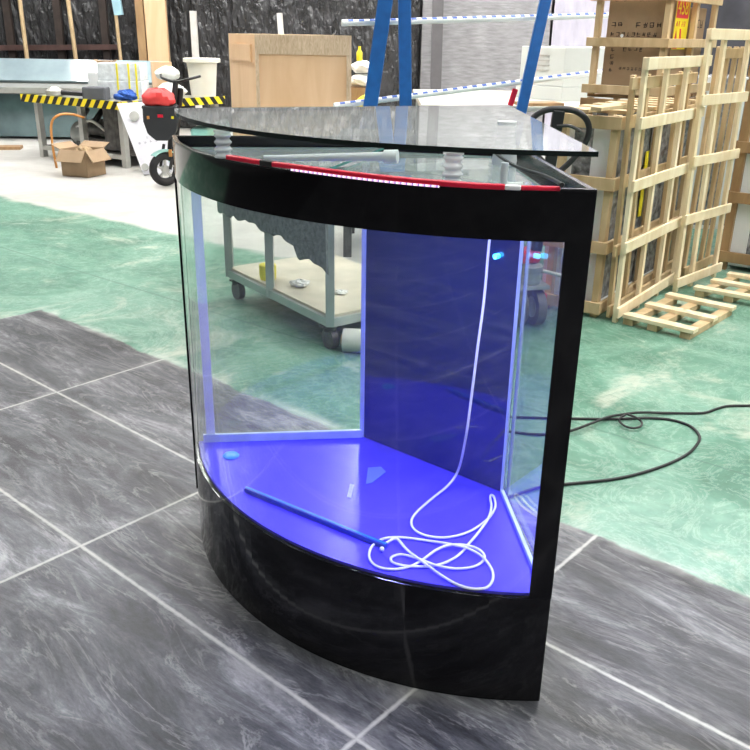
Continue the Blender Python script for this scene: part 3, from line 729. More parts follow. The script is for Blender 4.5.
def carton(name, label, O_, e1, e2, a_, b_, z0, h, seed=0, rows=(), group=None, m='card'):
    t = thing(name, label, 'carton', (O_.x, O_.y, z0), 0, group)
    q = [O_, O_+e1*a_, O_+e1*a_+e2*b_, O_+e2*b_]
    MB().prism(q, z0, z0+h).build('box', M[m], t, bevel=.004)
    g = MB()
    for (fx_, fz, n_, sz, gp) in rows:       # printing on the face looking along -e1
        o = O_+e2*(b_*(1-fx_))-e1*.001+Vector((0, 0, z0+h*fz)); glyphs(g, o, -e2, Vector((0, 0, 1)), -e1, n_, sz, gp, seed+int(fx_*50)+int(fz*90))
    if rows: g.build('print', M['ink'], t)
    return t, q
Q = OB+F1*.04+F2*.04
zc0 = ZU+.067
tag(MB().prism([Q-F1*.01-F2*.01, Q+F1*.20-F2*.01, Q+F1*.20+F2*.42, Q-F1*.01+F2*.42], ZU+.036, ZU+.066).build('foam_pad', M['foam_white'], bevel=.004), 'white foam pad under the lower brown carton in the upper crate', 'foam pad')
carton('carton', 'lower brown carton with printed characters inside the upper crate', Q, F1, F2, .18, .41, zc0, .29, 3, ((.12, .78, 1, .03, .01), (.12, .62, 1, .03, .01), (.12, .46, 1, .03, .01), (.12, .30, 1, .03, .01), (.34, .80, 4, .028, .012), (.3, .36, 6, .022, .008)), 'cartons in the upper crate')
zc1 = zc0+.291
tcu, q = carton('carton', 'upper brown carton with several rows of printed characters inside the upper crate', Q, F1, F2, .18, .41, zc1, .33, 9, ((.10, .82, 6, .030, .03), (.08, .30, 2, .036, .012), (.52, .30, 4, .036, .014), (.08, .12, 3, .03, .01), (.36, .12, 3, .03, .01), (.64, .12, 3, .03, .01)), 'cartons in the upper crate')
dt = MB().cyl(Q+F2*.29-F1*.002+Vector((0, 0, zc1+.045)), Q+F2*.29-F1*.0005+Vector((0, 0, zc1+.045)), .012, 16).build('round_sticker', M['white_plastic'], tcu)
# red and yellow printed carton seen on the side face
yl, q = carton('printed_carton', 'carton with red and yellow printed side in the upper crate', Q+F1*.215, F1, F2, .30, .40, zc0, .62, 4, (), None)
sd = MB().plate([Q+F1*.22-F2*.002+Vector((0, 0, zc0+.25)), Q+F1*.50-F2*.002+Vector((0, 0, zc0+.25)), Q+F1*.50-F2*.002+Vector((0, 0, zc0+.615)), Q+F1*.22-F2*.002+Vector((0, 0, zc0+.615))], .002).build('yellow_panel', M['yellow'], yl)
o = Q+F1*.215-F2*.0035; Zv = Vector((0, 0, 1))
rp = MB()
rp.plate([o+F1*.015+Zv*(zc0+.46), o+F1*.265+Zv*(zc0+.46), o+F1*.265+Zv*(zc0+.612), o+F1*.015+Zv*(zc0+.612)], .001)
rp.plate([o+F1*.012+Zv*(zc0+.255), o+F1*.11+Zv*(zc0+.255), o+F1*.05+Zv*(zc0+.38)], .001)
rp.plate([o+F1*.14+Zv*(zc0+.29), o+F1*.19+Zv*(zc0+.255), o+F1*.15+Zv*(zc0+.39), o+F1*.12+Zv*(zc0+.39)], .001)
glyphs(rp, o+F1*.03+Zv*(zc0+.405), F1, Zv, -F2, 4, .035, .018, 77)
rp.build('red_print', M['red'], yl)
def text_mesh(txt, name, o_, ux, uy, size, m_, parent):
    cu_ = bpy.data.curves.new(name, 'FONT'); cu_.body = txt; cu_.size = size; cu_.extrude = .0006; cu_.align_x = 'LEFT'
    to = bpy.data.objects.new(name, cu_); C.objects.link(to)
    bpy.context.view_layer.update(); dg = bpy.context.evaluated_depsgraph_get()
    me = bpy.data.meshes.new_from_object(to.evaluated_get(dg)); bpy.data.objects.remove(to); bpy.data.curves.remove(cu_)
    nz = ux.cross(uy); mb = MB(); mb.v = [o_+ux*v.co.x+uy*v.co.y+nz*v.co.z for v in me.vertices]
    mb.f = [list(p.vertices) for p in me.polygons]; mb.mi = [0]*len(mb.f); bpy.data.meshes.remove(me)
    return mb.build(name, m_, parent)
text_mesh('458', 'number_print', o-F2*.0015+F1*.03+Zv*(zc0+.485), F1, Zv, .145, M['yellow'], yl)
for t_, m_ in ((ca, 0),): pass
carton('printed_carton', 'pale brown carton with dark characters at the right of the upper crate', Q+F1*.60, F1, F2, .30, .40, zc0, .54, 5, (), None, 'card')
g = MB(); o = Q+F1*.64-F2*.002
glyphs(g, o+Zv*(zc0+.40), F1, Zv, -F2, 3, .06, .01, 8); glyphs(g, o+Zv*(zc0+.27), F1, Zv, -F2, 3, .045, .012, 18)
lastc = [ob for ob in C.objects if ob.name.startswith('printed_carton') and ob.type == 'EMPTY'][-1]
g.build('print', M['ink'], lastc)

# far right crates
OF = Vector((2.50, 6.02, 0)); G1 = E1; G2 = Vector((.811, -.585, 0))
def crate2(name, label, z0, h, rails, mw):
    t = thing(name, label, 'crate', (OF.x+.7, OF.y+.2, z0)); Z = lambda z: Vector((0, 0, z0+z))
    for a_, b_ in ((0, 0), (.5, 0), (1, 0), (0, 1), (1, 1)):
        p = OF+G2*(.95*a_)+G1*(.75*b_); MB().bar(p+Z(0), p+Z(h), .045, .06, G2).build('post', mw, t, bevel=.003)
    for z in rails:
        MB().bar(OF-G2*.03-G1*.035+Z(z), OF+G2*.98-G1*.035+Z(z), .022, .075).build('rail', mw, t, bevel=.003)
        MB().bar(OF-G1*.0-G2*.038+Z(z), OF+G1*.78-G2*.038+Z(z), .022, .075).build('rail', mw, t, bevel=.003)
    return t
crate2('tall_crate', 'brown wooden crate around a wrapped tank at the far right edge', 0, 1.30, (.10, .52, .86, 1.255), M['brown_wood'])
wrapped('wrapped_tank', 'bubble-wrapped tank in the brown crate at the far right edge', OF, .75, .95, .03, 1.24, E1, G2)
crate2('short_crate', 'wooden crate on top of the brown crate at the far right edge', 1.301, .60, (.05, .33, .56), M['brown_wood'])
p = OF+G1*.04+G2*.04
tag(MB().prism([p, p+G1*.68, p+G1*.68+G2*.86, p+G2*.86], 1.302, 1.83).build('white_carton', M['foam_white'], bevel=.01), 'white box inside the crate stacked at the far right edge', 'box')

wrapped('wrapped_tank', 'bubble-wrapped tank standing on the floor between the carton crates and the far right crate', Vector((2.66, 7.40, 0)), .6, .6, .002, 1.25, Vector((1, 0, 0)), Vector((0, 1, 0)), 0)
# slatted frames leaning on the tall crate
def lattice(label, base, dirv, width, height, zs, posts, lean, mw, skew=0.):
    d = Vector((dirv[0], dirv[1], 0)).normalized(); nrm = Vector((d.y, -d.x, 0))     # nrm points to the camera side
    if nrm.y > 0: nrm = -nrm
    t = thing('wooden_lattice', label, 'wooden frame', base, 0, 'slatted frames leaning on the crates')
    B = Vector((base[0], base[1], 0)); tilt = lambda z: -nrm*(lean*z/height)+d*(skew*z/height)
    for s_ in posts:
        MB().bar(B+d*s_*width+Vector((0, 0, .0)), B+d*s_*width+tilt(height)+Vector((0, 0, height)), .036, .026, nrm).build('upright', mw, t, bevel=.003)
    for z in zs:
        o = B+tilt(z)+nrm*.025+Vector((0, 0, z)); e = .0
        MB().bar(o-d*(.03+e), o+d*(width+.03-e), .018, .062, (0, 0, 1)).build('crossbar', mw, t, bevel=.003)
    return t
def oa(e1_, e2_): v = OA+E1*e1_+E2*e2_; return (v.x, v.y)
lattice('pale slatted wooden frame leaning on the tall crate, nearest the aquarium', oa(-.05, -.140), E1, 1.06, 1.45, (.07, .45, .79, 1.12, 1.42), (0.02, .35, .68, .98), .010, M['pale_wood'])
lattice('darker slatted frame tucked behind the nearest pale slatted frame', oa(-.02, -.075), E1, 1.05, 1.36, (.06, .42, 1.32), (0.06, .27, .52, .80, .97), .004, M['pale_wood_b'], -.07)
lattice('tallest pale slatted frame, standing before the far right crate', (1.945, 5.375), (.69, .70), .60, 1.60, (.07, .48, .84, 1.20, 1.57), (0.03, .38, .97), .03, M['pale_wood'])
lattice('narrow slatted frame behind the tallest pale frame', oa(1.13, -.15), (.69, .80), .46, 1.50, (.07, 1.46), (0.05, .40, .7, .97), .01, M['pale_wood_b'], .06)

# slatted pallets on the floor
def pallet(label, o, sd, slen, td, tlen, slats, crosses):
    s_ = Vector((sd[0], sd[1], 0)).normalized(); t_ = Vector((td[0], td[1], 0)).normalized(); O_ = Vector((o[0], o[1], 0))
    t = thing('slatted_pallet', label, 'pallet', O_+s_*slen/2+t_*tlen/2, 0, 'slatted frames lying on the floor')
    for q in crosses: MB().bar(O_+s_*slen*q+Vector((0, 0, .02)), O_+s_*slen*q+t_*tlen+Vector((0, 0, .02)), .06, .04).build('bearer', M['pale_wood_b'], t, bevel=.003)
    for q in slats: MB().bar(O_+t_*tlen*q+Vector((0, 0, .052)), O_+t_*tlen*q+s_*(slen+.02)+Vector((0, 0, .052)), .07, .024).build('slat', M['pale_wood'], t, bevel=.003)
pallet('slatted wooden pallet on the green floor at the foot of the nearest frame', (1.43, 4.70), (.75, -.66), .40, (.66, .75), .62, (.04, .5, .96), (.08, .45, .93))
pallet('slatted wooden pallet on the green floor at the right picture edge, before the tallest frame', (2.04, 5.31), (.80, -.60), .75, (.70, .71), .55, (.05, .5, .95), (.06, .3, .66, .95))

# ------------------------------------------------------------------ blue rack and rails
rk = thing('steel_rack', 'tall blue steel A-frame rack with striped white rails behind the aquarium', 'rack', (.7, 8.2, 0))
def extend(p, q, z):
    d_ = q-p; return p+d_*((z-p.z)/d_.z)
bp_ = [(atY(370.5, 105, 8.0), atY(385.5, 0, 8.0)), (atY(405.5, 105, 8.08), atY(404.5, 0, 8.08)), (atY(522.5, 105, 8.55), atY(545.5, 0, 8.55))]
for p, q in bp_:
    MB().bar(extend(p, q, 0), extend(p, q, 3.0), {0: .128, 1: .112, 2: .10}[[x_[0] is p for x_ in bp_].index(True)], .07, (0, 1, 0)).build('upright', M['blue_steel'], rk, bevel=.008)
a_, b_ = extend(*bp_[0], 3.0), extend(*bp_[2], 3.0)
MB().bar(a_, b_, .09, .09).build('top_beam', M['blue_steel'], rk)
MB().box((.23, 8.4, .03), (1.2, .12, .06)).build('foot_beam', M['blue_steel'], rk)
for (p, q, r_) in ((atY(342, 23, 8.12), atY(640, 14.5, 9.25), .027), (atY(334, 106, 8.12), atY(640, 67, 9.25), .027)):
    dv = (q-p); ln = dv.length; dv.normalize()
    rm = MB(); nst = int(ln/.10)*2
    rm.tube([p+dv*(ln*i/nst) for i in range(nst+1)], r_, 16)
    fi = 0
    for i in range(nst):
        for j in range(16):
            f = rm.f[i*16+j]; c_ = sum((rm.v[k_] for k_ in f), Vector())/4
            if i % 2 and (c_-(p+dv*(ln*(i+.5)/nst))).z > r_*.5: rm.mi[i*16+j] = 1
    rm.build('rail', [M['rail_white'], M['rail_blue']], rk, smooth=True)
# white work table with cabinet
wt = thing('work_table', 'wide pale work table behind the blue rack', 'table', (1.6, 9.9, 0))
MB().box((1.86, 9.95, .875), (2.9, 2.5, .05)).build('tabletop', M['table_white'], wt, bevel=.005)
for x in (.5, 3.1):
    for y in (8.85, 11.05): MB().box((x, y, .425), (.1, .1, .85)).build('leg', M['steel'], wt)
cw = thing('cabinet', 'white metal cabinet with side vents standing on the pale work table', 'cabinet', (2.2, 9.8, .9))
oc = Vector((1.93, 9.5, 0)); h1 = Vector((.94, .34, 0)); h2 = Vector((-.62, .78, 0)).normalized()
def cprism(z0, z1, e): return MB().prism([oc-h1*e-h2*e, oc+h1*(.95+e)-h2*e, oc+h1*(.95+e)+h2*(.62+e), oc+h2*(.62+e)-h1*e], z0, z1)
cprism(.901, 1.04, .02).build('base', M['cabinet'], cw, bevel=.004)
cprism(1.04, 1.44, 0).build('body', M['cabinet'], cw, bevel=.01)
vt = MB()
for i in range(4):
    z = 1.20+i*.05; vt.bar(oc+h2*.2-h1*.002+Vector((0, 0, z)), oc+h2*.44-h1*.002+Vector((0, 0, z)), .01, .012)
vt.build('vent', M['steel'], cw)
MB().box(oc+h2*.50-h1*.004+Vector((0, 0, 1.21)), (.02, .05, .09)).build('latch', M['black_metal'], cw)
# wooden board and red handle beyond the glass top
tag(MB().bar((1.38, 8.85, .915), (1.80, 8.95, .915), .26, .03).build('dark_board', M['brown_wood'], bevel=.003), 'brown board lying on the edge of the pale work table', 'board')
rl2 = MB().bar((1.285, 8.76, .901), (1.325, 8.76, 1.06), .055, .035, (0, 1, 0)).build('red_lever', M['red'], bevel=.01)
tag(rl2, 'upright red lever at the edge of the pale work table', 'lever')

# ------------------------------------------------------------------ plywood crate
py = thing('plywood_crate', 'large plywood box crate with battened sides behind the left of the glass top', 'crate', (-.6, 9.6, 0))
oc = Vector((-1.283, 9.3, 0)); e1 = Vector((1, .03, 0)).normalized(); e2 = Vector((-.44, .9, 0)).normalized()
W_, D_, HH = .985, .92, 1.515
MB().prism([oc, oc+e1*W_, oc+e1*W_+e2*D_, oc+e2*D_], .1, HH).build('box', M['ply'], py)
ba = MB()
def bt_(o, a, b, th, z0, z1, e, nn): 
    ba.prism([o+e*a, o+e*b, o+e*b+nn*th, o+e*a+nn*th], z0, z1)
nf = Vector((e1.y, -e1.x, 0)); ns = Vector((-e2.y, e2.x, 0))
if ns.x > 0: ns = -ns
bt_(oc, 0, W_, .018, HH-.19, HH, e1, nf)
bt_(oc, 0, W_, .018, .1, .25, e1, nf)
bt_(oc, W_-.05, W_, .018, .25, HH-.19, e1, nf); bt_(oc, 0, .035, .018, .25, HH-.19, e1, nf)
ba.build('front_batten', M['chip'], py)
ba = MB(); bt_(oc, .1, D_-.06, .02, HH-.27, HH-.1, e2, ns); ba.build('side_batten', M['ply'], py)
ba = MB()
for q in (.05, .5, .95): ba.bar(oc+e1*W_*q+Vector((0, 0, .05)), oc+e1*W_*q+e2*D_+Vector((0, 0, .05)), .09, .1)
ba.build('skid', M['brown_wood'], py)

# small pile right of the plywood crate
st = thing('parts_bench', 'low bench with cluttered goods between the plywood crate and the blue rack', 'bench', (-.17, 10.3, 0))
MB().box((-.2, 10.3, .70), (.62, .7, .04)).build('tabletop', M['table_white'], st)
for x in (-.46, .06):
    for y in (10.0, 10.6): MB().box((x, y, .34), (.05, .05, .68)).build('leg', M['steel'], st)
zt2 = .721
tag(MB().blob((-.42, 10.05, zt2+.06), (.11, .09, .07), 3, .15, flat=.1).build('black_white_bag', mat('mottled_bag', (.6, .6, .6), .6, var=.9, scale=18)), 'black and white mottled bag at the foot of the plywood crate corner', 'bag')
tag(MB().blob((-.17, 10.08, zt2+.07), (.10, .08, .09), 5, .12, flat=.2).build('yellow_cloth', M['yellow']), 'bright yellow cloth bundle left of the blue upright', 'cloth')
bx = MB().box((-.20, 10.40, zt2+.12), (.34, .3, .24)).build('wooden_box', M['brown_wood']); tag(bx, 'brown wooden box behind the yellow cloth bundle', 'box')
tag(MB().blob((-.22, 10.36, zt2+.31), (.15, .12, .07), 8, .12, flat=.1).build('white_sack', M['bag']), 'lower white sack lying on the brown wooden box', 'sack')
tag(MB().blob((-.20, 10.38, zt2+.455), (.13, .11, .07), 9, .12, flat=.1).build('white_sack', M['bag']), 'upper white sack below the yellow bottle', 'sack')
bo = thing('spray_bottle', 'small yellow bottle standing on the white sacks', 'bottle', (-.24, 10.38, zt2+.525))
MB().lathe([(.03, 0), (.034, .01), (.034, .09), (.014, .12)], (-.24, 10.38, zt2+.525), 16).build('body', M['yellow'], bo, smooth=True)
MB().lathe([(.016, 0), (.016, .035)], (-.24, 10.38, zt2+.645), 12).build('cap', M['yellow'], bo, smooth=True)

# ------------------------------------------------------------------ left workbench
wb = thing('workbench', 'steel workbench with black and yellow striped edge at the left', 'workbench', (-3.2, 11.3, 0))
m0 = Vector((-2.99, 10.22, 0)); u1 = Vector((-.839, .544, 0)); u2 = Vector((.64, .768, 0)).normalized()
L1_, L2_ = 1.80, 1.55
def wpt(a_, b_, z): return m0+u1*a_+u2*b_+Vector((0, 0, z))
MB().prism([wpt(0, 0, 0), wpt(0, L2_, 0), wpt(L1_, L2_, 0), wpt(L1_, 0, 0)], .70, .745).build('tabletop', M['steel'], wb)
def hazard():
    m, nt, b = new_mat('hazard_stripes'); b.inputs['Roughness'].default_value = .45
    tc = N(nt, 'ShaderNodeTexCoord'); vm_ = N(nt, 'ShaderNodeVectorMath', operation='DOT_PRODUCT'); vm_.inputs[1].default_value = (6.2, 4.4, 6.2)
    nt.links.new(tc.outputs['Object'], vm_.inputs[0])
    return m, nt, b, vm_
def hazard_mat(d_):
    m, nt, b, vm_ = hazard(); f_ = 6.6
    vm_.inputs[1].default_value = (d_.x*f_, d_.y*f_, f_*.8)
    fr_ = N(nt, 'ShaderNodeMath', operation='FRACT'); nt.links.new(vm_.outputs['Value'], fr_.inputs[0])
    gt = N(nt, 'ShaderNodeMath', operation='GREATER_THAN'); gt.inputs[1].default_value = .5; nt.links.new(fr_.outputs[0], gt.inputs[0])
    mx = N(nt, 'ShaderNodeMix', data_type='RGBA'); mx.inputs[6].default_value = (.012, .012, .012, 1); mx.inputs[7].default_value = (.92, .74, .02, 1)
    nt.links.new(gt.outputs[0], mx.inputs[0]); nt.links.new(mx.outputs[2], b.inputs['Base Color']); return m
MB().bar(wpt(-.02, -.01, .72), wpt(L1_, -.01, .72), .02, .09).build('striped_edge', hazard_mat(u1), wb)
MB().bar(wpt(-.01, 0, .72), wpt(-.01, L2_, .72), .02, .09).build('striped_edge', hazard_mat(u2), wb)
for a_, b_ in ((.08, .08), (L1_-.18, .08), (L1_-.08, L2_-.08), (.08, L2_-.08), (.8, .08)):
    MB().bar(wpt(a_, b_, 0), wpt(a_, b_, .70), .07, .07, u1).build('leg', M['steel'], wb)
fr = MB(); fr.bar(wpt(.08, .08, .12), wpt(L1_-.18, .08, .12), .05, .05); fr.bar(wpt(.08, L2_-.08, .12), wpt(L1_-.08, L2_-.08, .12), .05, .05)
fr.build('stretcher', M['steel'], wb)
MB().plate([wpt(.05, .1, .145), wpt(1.6, .1, .145), wpt(1.6, 1.2, .145), wpt(.05, 1.2, .145)], .012).build('lower_shelf', M['steel_dark'], wb)
# machine under the bench
mc = thing('compressor', 'dark motor unit with pipes under the striped workbench', 'machine', wpt(.6, .35, .152))
MB().box(wpt(0.88, .40, .22), (.55, .38, .13), Matrix.Rotation(math.atan2(u1.y, u1.x), 3, 'Z')).build('base', M['steel_dark'], mc, bevel=.01)
MB().tube([wpt(0.53, .32, .40), wpt(0.90, .32, .40)], .11, 20).build('motor', M['steel_dark'], mc, smooth=True)
MB().tube([wpt(1.00, .34, .30), wpt(1.23, .34, .30)], .15, 20).build('tank', M['pump_grey'], mc, smooth=True)
MB().tube(smoothpath([wpt(0.58, .25, .36), wpt(0.68, .12, .5), wpt(0.88, .14, .45), wpt(1.08, .2, .4)], 5), .018, 8).build('pipe', M['steel'], mc, smooth=True)
for q in (.5, .68, .95): MB().tube([wpt(q, .17, .5), wpt(q, .28, .62)], .035, 12).build('valve', M['black_metal'], mc, smooth=True)
MB().box(wpt(0.43, .3, .42), (.2, .3, .5), Matrix.Rotation(math.atan2(u1.y, u1.x), 3, 'Z')).build('control_box', M['steel_dark'], mc, bevel=.01)
hs = MB().tube(smoothpath([(-3.78, 10.15, .012), (-3.80, 10.16, .25), (-3.80, 10.2, .50), (-3.72, 10.22, .60), (-3.60, 10.3, .61), (-3.5, 10.45, .56)], 6), .014, 10).build('orange_hose', M['orange'], smooth=True)
tag(hs, 'orange brown hose arching beside the open carton under the workbench', 'hose')
# on the bench
ZB = .746
def bz(u, v, dz=0.): return at(u, v, ZB+dz)
gr_ = thing('grinder', 'round metal grinder lying on the left end of the striped bench', 'tool', (-4.0, 11.1, ZB))
MB().lathe([(.07, 0), (.11, .015), (.11, .07), (.07, .1), (.03, .13)], (-4.05, 11.12, ZB), 20).build('body', M['steel'], gr_, smooth=True)
MB().tube([(-4.0, 11.1, ZB+.05), (-3.62, 11.02, ZB+.04)], .03, 12).build('handle', M['black_metal'], gr_, smooth=True)
ty = MB(); ty.box((-3.40, 10.70, ZB+.075), (.28, .22, .15)); tag(ty.build('grey_tray', mat('tray_grey', (.10, .105, .12), .5), bevel=.02), 'dark grey plastic tray on the striped bench', 'tray')
tag(MB().box((-3.48, 11.45, ZB+.14), (.42, .26, .28)).build('white_carton', M['foam_white'], bevel=.008), 'white box under the small brown carton on the bench', 'box')
sc = thing('small_carton', 'small open brown carton on top of the white box on the bench', 'carton', (-3.48, 11.45, ZB+.281))
MB().box((-3.48, 11.45, ZB+.281+.07), (.17, .15, .14)).build('box', M['card_dark'], sc)
for s_ in (-1, 1): MB().box((-3.48+s_*.105, 11.45, ZB+.281+.13), (.06, .14, .008), Matrix.Rotation(s_*-.6, 3, 'Y')).build('flap', M['card'], sc)
for i, (x, y, z, dx, dz, lb_) in enumerate(((-3.16, 11.04, 0, .54, .21, 'lower stack of clear wrapped panels with yellow straps on the bench'), (-3.16, 11.05, .212, .52, .2, 'upper stack of clear wrapped panels with yellow straps on the bench'))):
    t = thing('wrapped_stack', lb_, 'package', (x, y, ZB+z), 0, 'wrapped panels on the bench')
    MB().box((x, y, ZB+z+dz/2), (dx, .34, dz)).build('panels', M['clearwrap'], t, bevel=.01)
    for q in (-.02, .12, .21): MB().box((x+q, y-.172, ZB+z+dz/2), (.022, .006, dz)).build('strap', M['yellow'], t)
tag(MB().blob(bz(126, 96, .05), (.12, .10, .06), 12, .25, flat=.2).build('blue_rag', M['rag_blue']), 'crumpled blue rag on the near corner of the striped bench', 'rag')
tag(MB().blob(bz(146, 92, .035), (.09, .07, .04), 13, .25, flat=.2).build('blue_glove', M['rag_blue']), 'blue glove lying right of the blue rag on the bench', 'glove')
for i, (x, y, z, lb_) in enumerate(((-2.68, 11.42, 0, 'left white plastic sack on the bench beside the wrapped panels'), (-2.56, 11.04, 0, 'right white plastic sack with dark print in front of the bucket'), (-2.70, 11.44, .185, 'uppermost white sack behind the blue glove'))):
    tag(MB().blob((x, y, ZB+z+.09), (.16, .12, .085), 20+i, .1, flat=.15).build('white_sack', M['bag'], smooth=True), lb_, 'sack', 'white sacks on the bench')
bk = thing('bucket', 'cream plastic bucket with wide rim on the striped bench', 'bucket', (-2.28, 11.55, ZB))
MB().lathe([(.155, 0), (.175, .25), (.19, .40), (.19, .41)], (-2.28, 11.55, ZB), 28).build('body', mat('cream_plastic', (.78, .76, .66), .45, var=.03), bk, smooth=True)
MB().lathe([(.20, 0), (.235, .01), (.235, .05), (.22, .055)], (-2.28, 11.55, ZB+.41), 28).build('rim', mat('cream_rim', (.80, .78, .68), .45, var=.03), bk, smooth=True)
tag(MB().box((-2.90, 11.95, ZB+.2), (.26, .2, .4), Matrix.Rotation(.3, 3, 'Z')).build('wood_offcut', M['ply']), 'pale wood offcut behind the white sacks', 'wood')

# open cardboard box
cb_ = thing('open_carton', 'open brown cardboard box with flaps folded out on the pale floor', 'carton', (-3.3, 9.85, 0))
oc = at(88, 178); c1_ = (at(60, 176)-oc).normalized(); c2_ = (at(105, 172)-oc).normalized(); c2_ = Vector((.35, .94, 0)).normalized(); c1_ = Vector((-.94, .35, 0))
wA, wB, hC = .345, .32, .29
wl = MB(); t_ = .008
wl.prism([oc, oc+c1_*wA, oc+c1_*wA+c2_*t_, oc+c2_*t_], 0, hC); wl.prism([oc+c2_*(wB-t_), oc+c1_*wA+c2_*(wB-t_), oc+c1_*wA+c2_*wB, oc+c2_*wB], 0, hC)
wl.prism([oc, oc+c2_*wB, oc+c2_*wB+c1_*t_, oc+c1_*t_], 0, hC); wl.prism([oc+c1_*(wA-t_), oc+c1_*(wA-t_)+c2_*wB, oc+c1_*wA+c2_*wB, oc+c1_*wA], 0, hC)
wl.prism([oc, oc+c2_*wB, oc+c1_*wA+c2_*wB, oc+c1_*wA], 0, .01)
wl.build('box', M['card'], cb_)
Zc = Vector((0, 0, hC))
for (p, q, ov) in ((oc, oc+c1_*wA, -c2_), (oc, oc+c2_*wB, -c1_), (oc+c2_*wB, oc+c1_*wA+c2_*wB, c2_), (oc+c1_*wA, oc+c1_*wA+c2_*wB, c1_)):
    o = ov*.09+Vector((0, 0, -.12)) if ov in (-c2_, -c1_) else ov*.11+Vector((0, 0, .05))
    MB().plate([p+Zc, q+Zc, q+Zc+o, p+Zc+o], .007).build('flap', M['card'], cb_)
# things in the carton
tag(MB().blob(oc+c1_*.17+c2_*.16+Vector((0, 0, .21)), (.11, .10, .09), 31, .3).build('crumpled_paper', mat('kraft_paper', (.45, .33, .2), .8, var=.3, scale=15)), 'crumpled paper filling the open cardboard box', 'paper')

# white foam board with scribbles
fbp = [(117, 104), (171, 100), (173, 172), (144, 176)]
tiltY = lambda v: 9.80+.30*(176-v)/72
fbv = [atY(u, v, tiltY(v)) for u, v in fbp]
fb = thing('foam_board', 'white scribbled board leaning on the striped workbench beside the scooter', 'board', (fbv[3].x+.2, 9.85, 0))
for p in fbv[2:]: p.z = max(p.z, .004)
MB().plate(fbv, .03).build('panel', mat('board_white', (.80, .80, .86), .55, var=.06, scale=10), fb)
nfb = (fbv[1]-fbv[0]).cross(fbv[2]-fbv[0]).normalized()
if nfb.y > 0: nfb = -nfb
def onb(u, v): return atY(u, v, tiltY(v))+nfb*.02
MB().tube([onb(144, 108), onb(144, 108)+nfb*.004], .022, 16).build('hole', M['rubber'], fb, smooth=True)
kn = MB().tube([onb(135, 117), onb(135, 117)+nfb*.02], .055, 18).build('disc', M['steel'], fb, smooth=True)
MB().tube([onb(146, 168), onb(146, 168)+nfb*.03], .04, 14).build('foot_wheel', M['steel'], fb, smooth=True)
g = MB(); uxb = (onb(160, 140)-onb(140, 143)).normalized(); uyb = nfb.cross(uxb)
if uyb.z < 0: uyb = -uyb
glyphs(g, onb(139, 145), uxb, uyb, nfb, 4, .03, .035, 5); glyphs(g, onb(147, 139), uxb, uyb, nfb, 2, .025, .03, 7)
g.build('scribble', mat('pencil', (.35, .35, .42), .7), fb)

# ------------------------------------------------------------------ scooter
sw = thing('scooter', 'mint green electric scooter with black and red front basket left of the aquarium top', 'scooter', (-2.0, 9.5, 0))
wc = Vector((-2.25, 9.12, .178)); fdir = Vector((.80, .60, 0)); fsx = Vector((.60, -.80, 0)); sd_ = Vector((.33, .94, 0)).normalized(); sx = Vector((sd_.y, -sd_.x, 0))
rw = wc+sd_*1.15
for w_, wd, wx in ((wc, fdir, fsx), (rw, sd_, sx)):
    ring = [w_+(wd*math.cos(2*PI*i/32)+Vector((0, 0, 1))*math.sin(2*PI*i/32))*.135 for i in range(32)]
    wh = MB().tube(ring, .042, 12, True).build('wheel', M['rubber'], sw, smooth=True)
    hb = MB(); hb.tube([w_-wx*.03, w_+wx*.03], .04, 16)
    for i in range(5):
        a_ = 2*PI*i/5+.3; hb.bar(w_, w_+(wd*math.cos(a_)+Vector((0, 0, 1))*math.sin(a_))*.11, .02, .03, wx)
    hb.build('rim', M['steel'], wh)
def fender(c_, a0, a1, m_, sd_=sd_, sx=sx):
    p1 = MB(); n_ = 14; vs = []; fs = []
    for i in range(n_+1):
        a_ = a0+(a1-a0)*i/n_; r_ = sd_*math.cos(a_)+Vector((0, 0, 1))*math.sin(a_)
        for k_, (rr, x_) in enumerate(((.19, -.06), (.205, 0), (.19, .06), (.183, .056), (.197, 0), (.183, -.056))): vs.append(c_+r_*rr+sx*x_)
    for i in range(n_):
        for j in range(6): fs.append((i*6+j, i*6+(j+1) % 6, i*6+6+(j+1) % 6, i*6+6+j))
    fs += [tuple(range(6)), tuple(n_*6+j for j in range(6))]
    p1.add(vs, fs); p1.build('fender', m_, sw, smooth=True)
fender(wc, .9, 2.3, M['mint'], fdir, fsx); fender(rw, .5, 2.5, M['mint'])
st0 = wc+sd_*.10+Vector((0, 0, .12)); st1 = wc+sd_*.26+Vector((0.03, 0, .86))
MB().tube([st0, st1], .03, 12).build('steering_column', M['black_metal'], sw, smooth=True)
for s_ in (-.06, .06): MB().tube([wc+sx*s_, st0+sx*s_+Vector((0, 0, .12))], .016, 10).build('fork', M['black_metal'], sw, smooth=True)
MB().tube(smoothpath([st1+sx*-.24+sd_*.10+Vector((0, 0, .06)), st1+sx*-.15+Vector((0, 0, .03)), st1, st1+sx*.15+Vector((0, 0, .03)), st1+sx*.24+sd_*.10+Vector((0, 0, .06))], 5), .014, 10).build('handlebar', M['black_metal'], sw, smooth=True)
MB().bar(st0+sd_*.10+Vector((0, 0, .12)), st1+sd_*.06-Vector((0, 0, .06)), .10, .05, sd_).build('leg_shield', M['black_metal'], sw, bevel=.02)
MB().bar(wc+sd_*.25+Vector((0, 0, .06)), wc+sd_*.78+Vector((0, 0, .06)), .26, .06).build('footboard', M['mint'], sw, bevel=.02)
MB().bar(wc+sd_*.72+Vector((0, 0, .22)), rw+sd_*.1+Vector((0, 0, .30)), .24, .26).build('seat_body', M['mint'], sw, bevel=.05)
MB().bar(wc+sd_*.68+Vector((0, 0, .42)), rw+sd_*.16+Vector((0, 0, .50)), .26, .09).build('seat', M['rubber'], sw, bevel=.03)
MB().box(wc-sd_*.02+sx*.09+Vector((0, 0, .17)), (.03, .03, .07)).build('reflector', M['orange'], sw)
